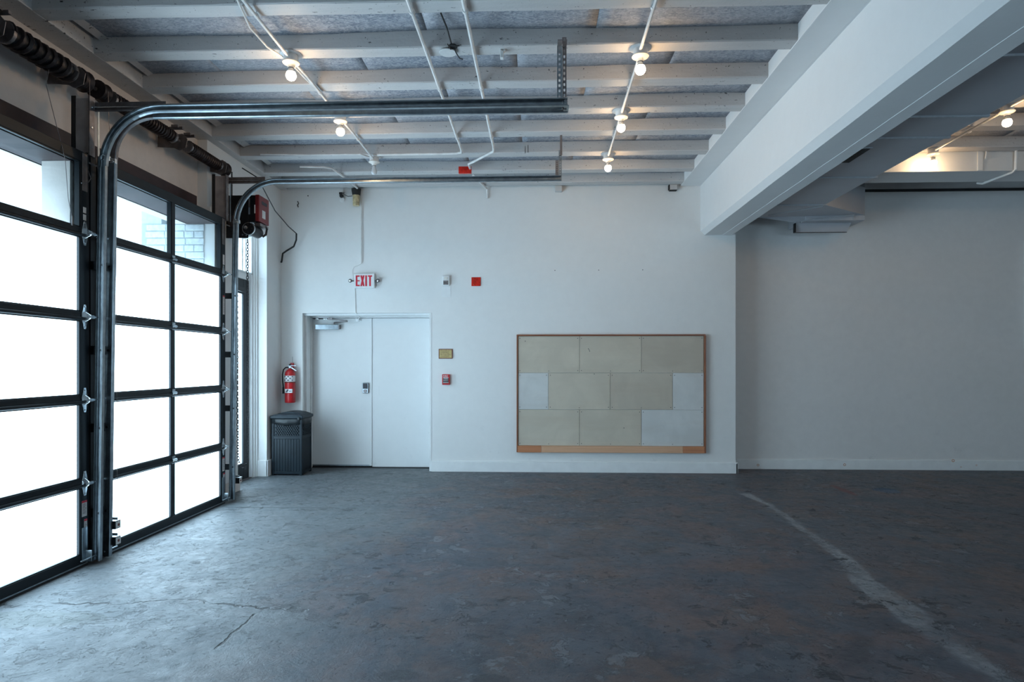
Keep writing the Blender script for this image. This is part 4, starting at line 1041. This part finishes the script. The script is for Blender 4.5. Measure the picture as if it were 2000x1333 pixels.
MB().tube([(cx - .01, cy - .01, 1.362), (cx - .05, cy - .02, 1.358), (cx - .078, cy - .025, 1.33), (cx - .088, cy - .03, 1.27), (cx - .086, cy - .03, 1.18), (cx - .078, cy - .03, 1.11)], .0085, 8).build('hose', 'rubber', fe, smooth=True)
MB().cyl((cx - .078, cy - .03, 1.11), (cx - .076, cy - .03, 1.02), .010, .015, 12).build('nozzle', 'rubber', fe, smooth=True)
MB().box(cx - .02, cx + .02, cy + .06, YB - .001, 1.20, 1.42).build('wall_bracket', 'red', fe)
MB().box(cx - .001, cx + .002, YB - .003, YB - .001, 1.42, 1.50).build('hook', 'ink', fe)

# ================================================================== BIN
bn = thing('litter_bin', (-3.135, 8.11, 0), 'dark blue black resin litter bin with woven band, under the fire extinguisher', 'bin')
bx, by, bw, bd = -3.135, 8.115, .195, .175      # centre, half sizes
def ring_(z, s): return bx - bw * s, bx + bw * s, by - bd * s, by + bd * s
x0, x1, y0_, y1_ = ring_(0, 1)
MB().box(x0 + .012, x1 - .012, y0_ + .012, y1_ - .012, .03, .70).build('inner_body', 'binplastic', bn)
for (px, py) in ((x0, y0_), (x1 - .032, y0_), (x0, y1_ - .032), (x1 - .032, y1_ - .032)):
    MB().box(px, px + .032, py, py + .032, 0, .725).build('corner_post', 'binplastic', bn, bevel=.006)
rl = MB()
for z, h in ((.015, .035), (.46, .035)):
    rl.box(x0 + .02, x1 - .02, y0_ + .004, y0_ + .014, z, z + h).box(x1 - .014, x1 - .004, y0_ + .02, y1_ - .02, z, z + h).box(x0 + .004, x0 + .014, y0_ + .02, y1_ - .02, z, z + h)
rl.build('cross_rail', 'binplastic', bn, bevel=.002)
nfp = 9
for k in range(nfp):
    a = x0 + .034 + k * (2 * bw - .068) / nfp; b_ = a + (2 * bw - .068) / nfp - .004
    MB().box(a, b_, y0_ + .007, y0_ + .013, .052, .458).build('plank', 'binplastic', bn, bevel=.0015, seg=1)
for k in range(7):
    a = y0_ + .034 + k * (2 * bd - .068) / 7; b_ = a + (2 * bd - .068) / 7 - .004
    MB().box(x1 - .013, x1 - .007, a, b_, .052, .458).build('plank', 'binplastic', bn, bevel=.0015, seg=1)
wv = MB()
for j in range(8):
    z = .505 + j * .0215
    for k in range(11):
        a = x0 + .040 + k * .0285 + (.014 if j % 2 else 0)
        if a + .018 < x1 - .034: wv.prism([(a, z), (a + .018, z), (a + .014, z + .015), (a + .004, z + .015)], 'Y', y0_ - .003, y0_ + .013)
    for k in range(9):
        a = y0_ + .040 + k * .0285 + (.014 if j % 2 else 0)
        if a + .018 < y1_ - .034: wv.prism([(a, z), (a + .018, z), (a + .014, z + .015), (a + .004, z + .015)], 'X', x1 - .013, x1 + .003)
wo = wv.build('woven_band', 'binplastic', bn); wo['kind'] = 'stuff'
bg_ = MB(); N = 26; vs = []
for i in range(N):
    u = i / N * 4; s_ = int(u); f = u - s_
    cs = [(x0 + .002, y0_ - .002), (x1 + .002, y0_ - .002), (x1 + .002, y1_), (x0 + .002, y1_)]
    p, q = cs[s_], cs[(s_ + 1) % 4]; px = p[0] + (q[0] - p[0]) * f; py = p[1] + (q[1] - p[1]) * f
    sag = .655 - .028 * math.sin(f * PI) + random.uniform(-.010, .010)
    vs += [(px, py, .732), (px + random.uniform(-.003, .003), py - .004 * (1 if s_ == 0 else 0), sag)]
bg_.add(vs, [(2 * i, 2 * ((i + 1) % N), 2 * ((i + 1) % N) + 1, 2 * i + 1) for i in range(N)])
bg_.build('bin_bag', 'bag', bn, smooth=True, solid=.002)
ld = MB(); n = 14; vs = []
e = .018
# lid rim with a shallow arch over X
MB().box(x0 - e, x1 + e, y0_ - e, y1_ + e, .715, .755).build('lid_rim', 'binplastic', bn, bevel=.012, seg=3)
lidb = MB(); pts = []
for i in range(n + 1):
    u = i / n; x = x0 - .006 + (x1 - x0 + .012) * u; pts.append((x, .752 + .045 * math.sin(PI * u) ** .8))
lidb.prism(pts + [(x1, .74), (x0, .74)], 'Y', y0_ + .10, y1_ + .008)
lo = lidb.build('lid', 'binplastic', bn, bevel=.004)
lr = MB()
for k in range(14):
    x = x0 + .01 + k * .0285; lr.box(x, x + .004, y0_ - .012, y0_ + .10, .753, .7575)
lr.build('lid_groove', 'rubber', lo)
MB().prism([(x0 - .005, .752), (x1 + .005, .752), (x1 - .03, .768), (x0 + .03, .768)], 'Y', y0_ - .008, y0_ + .11).build('lid_front', 'binplastic', bn, bevel=.004)
MB().box(x1 - .05, x1 - .02, y0_ - .03, y0_ + .02, .70, .735).build('lid_latch', 'bag', bn, bevel=.004)
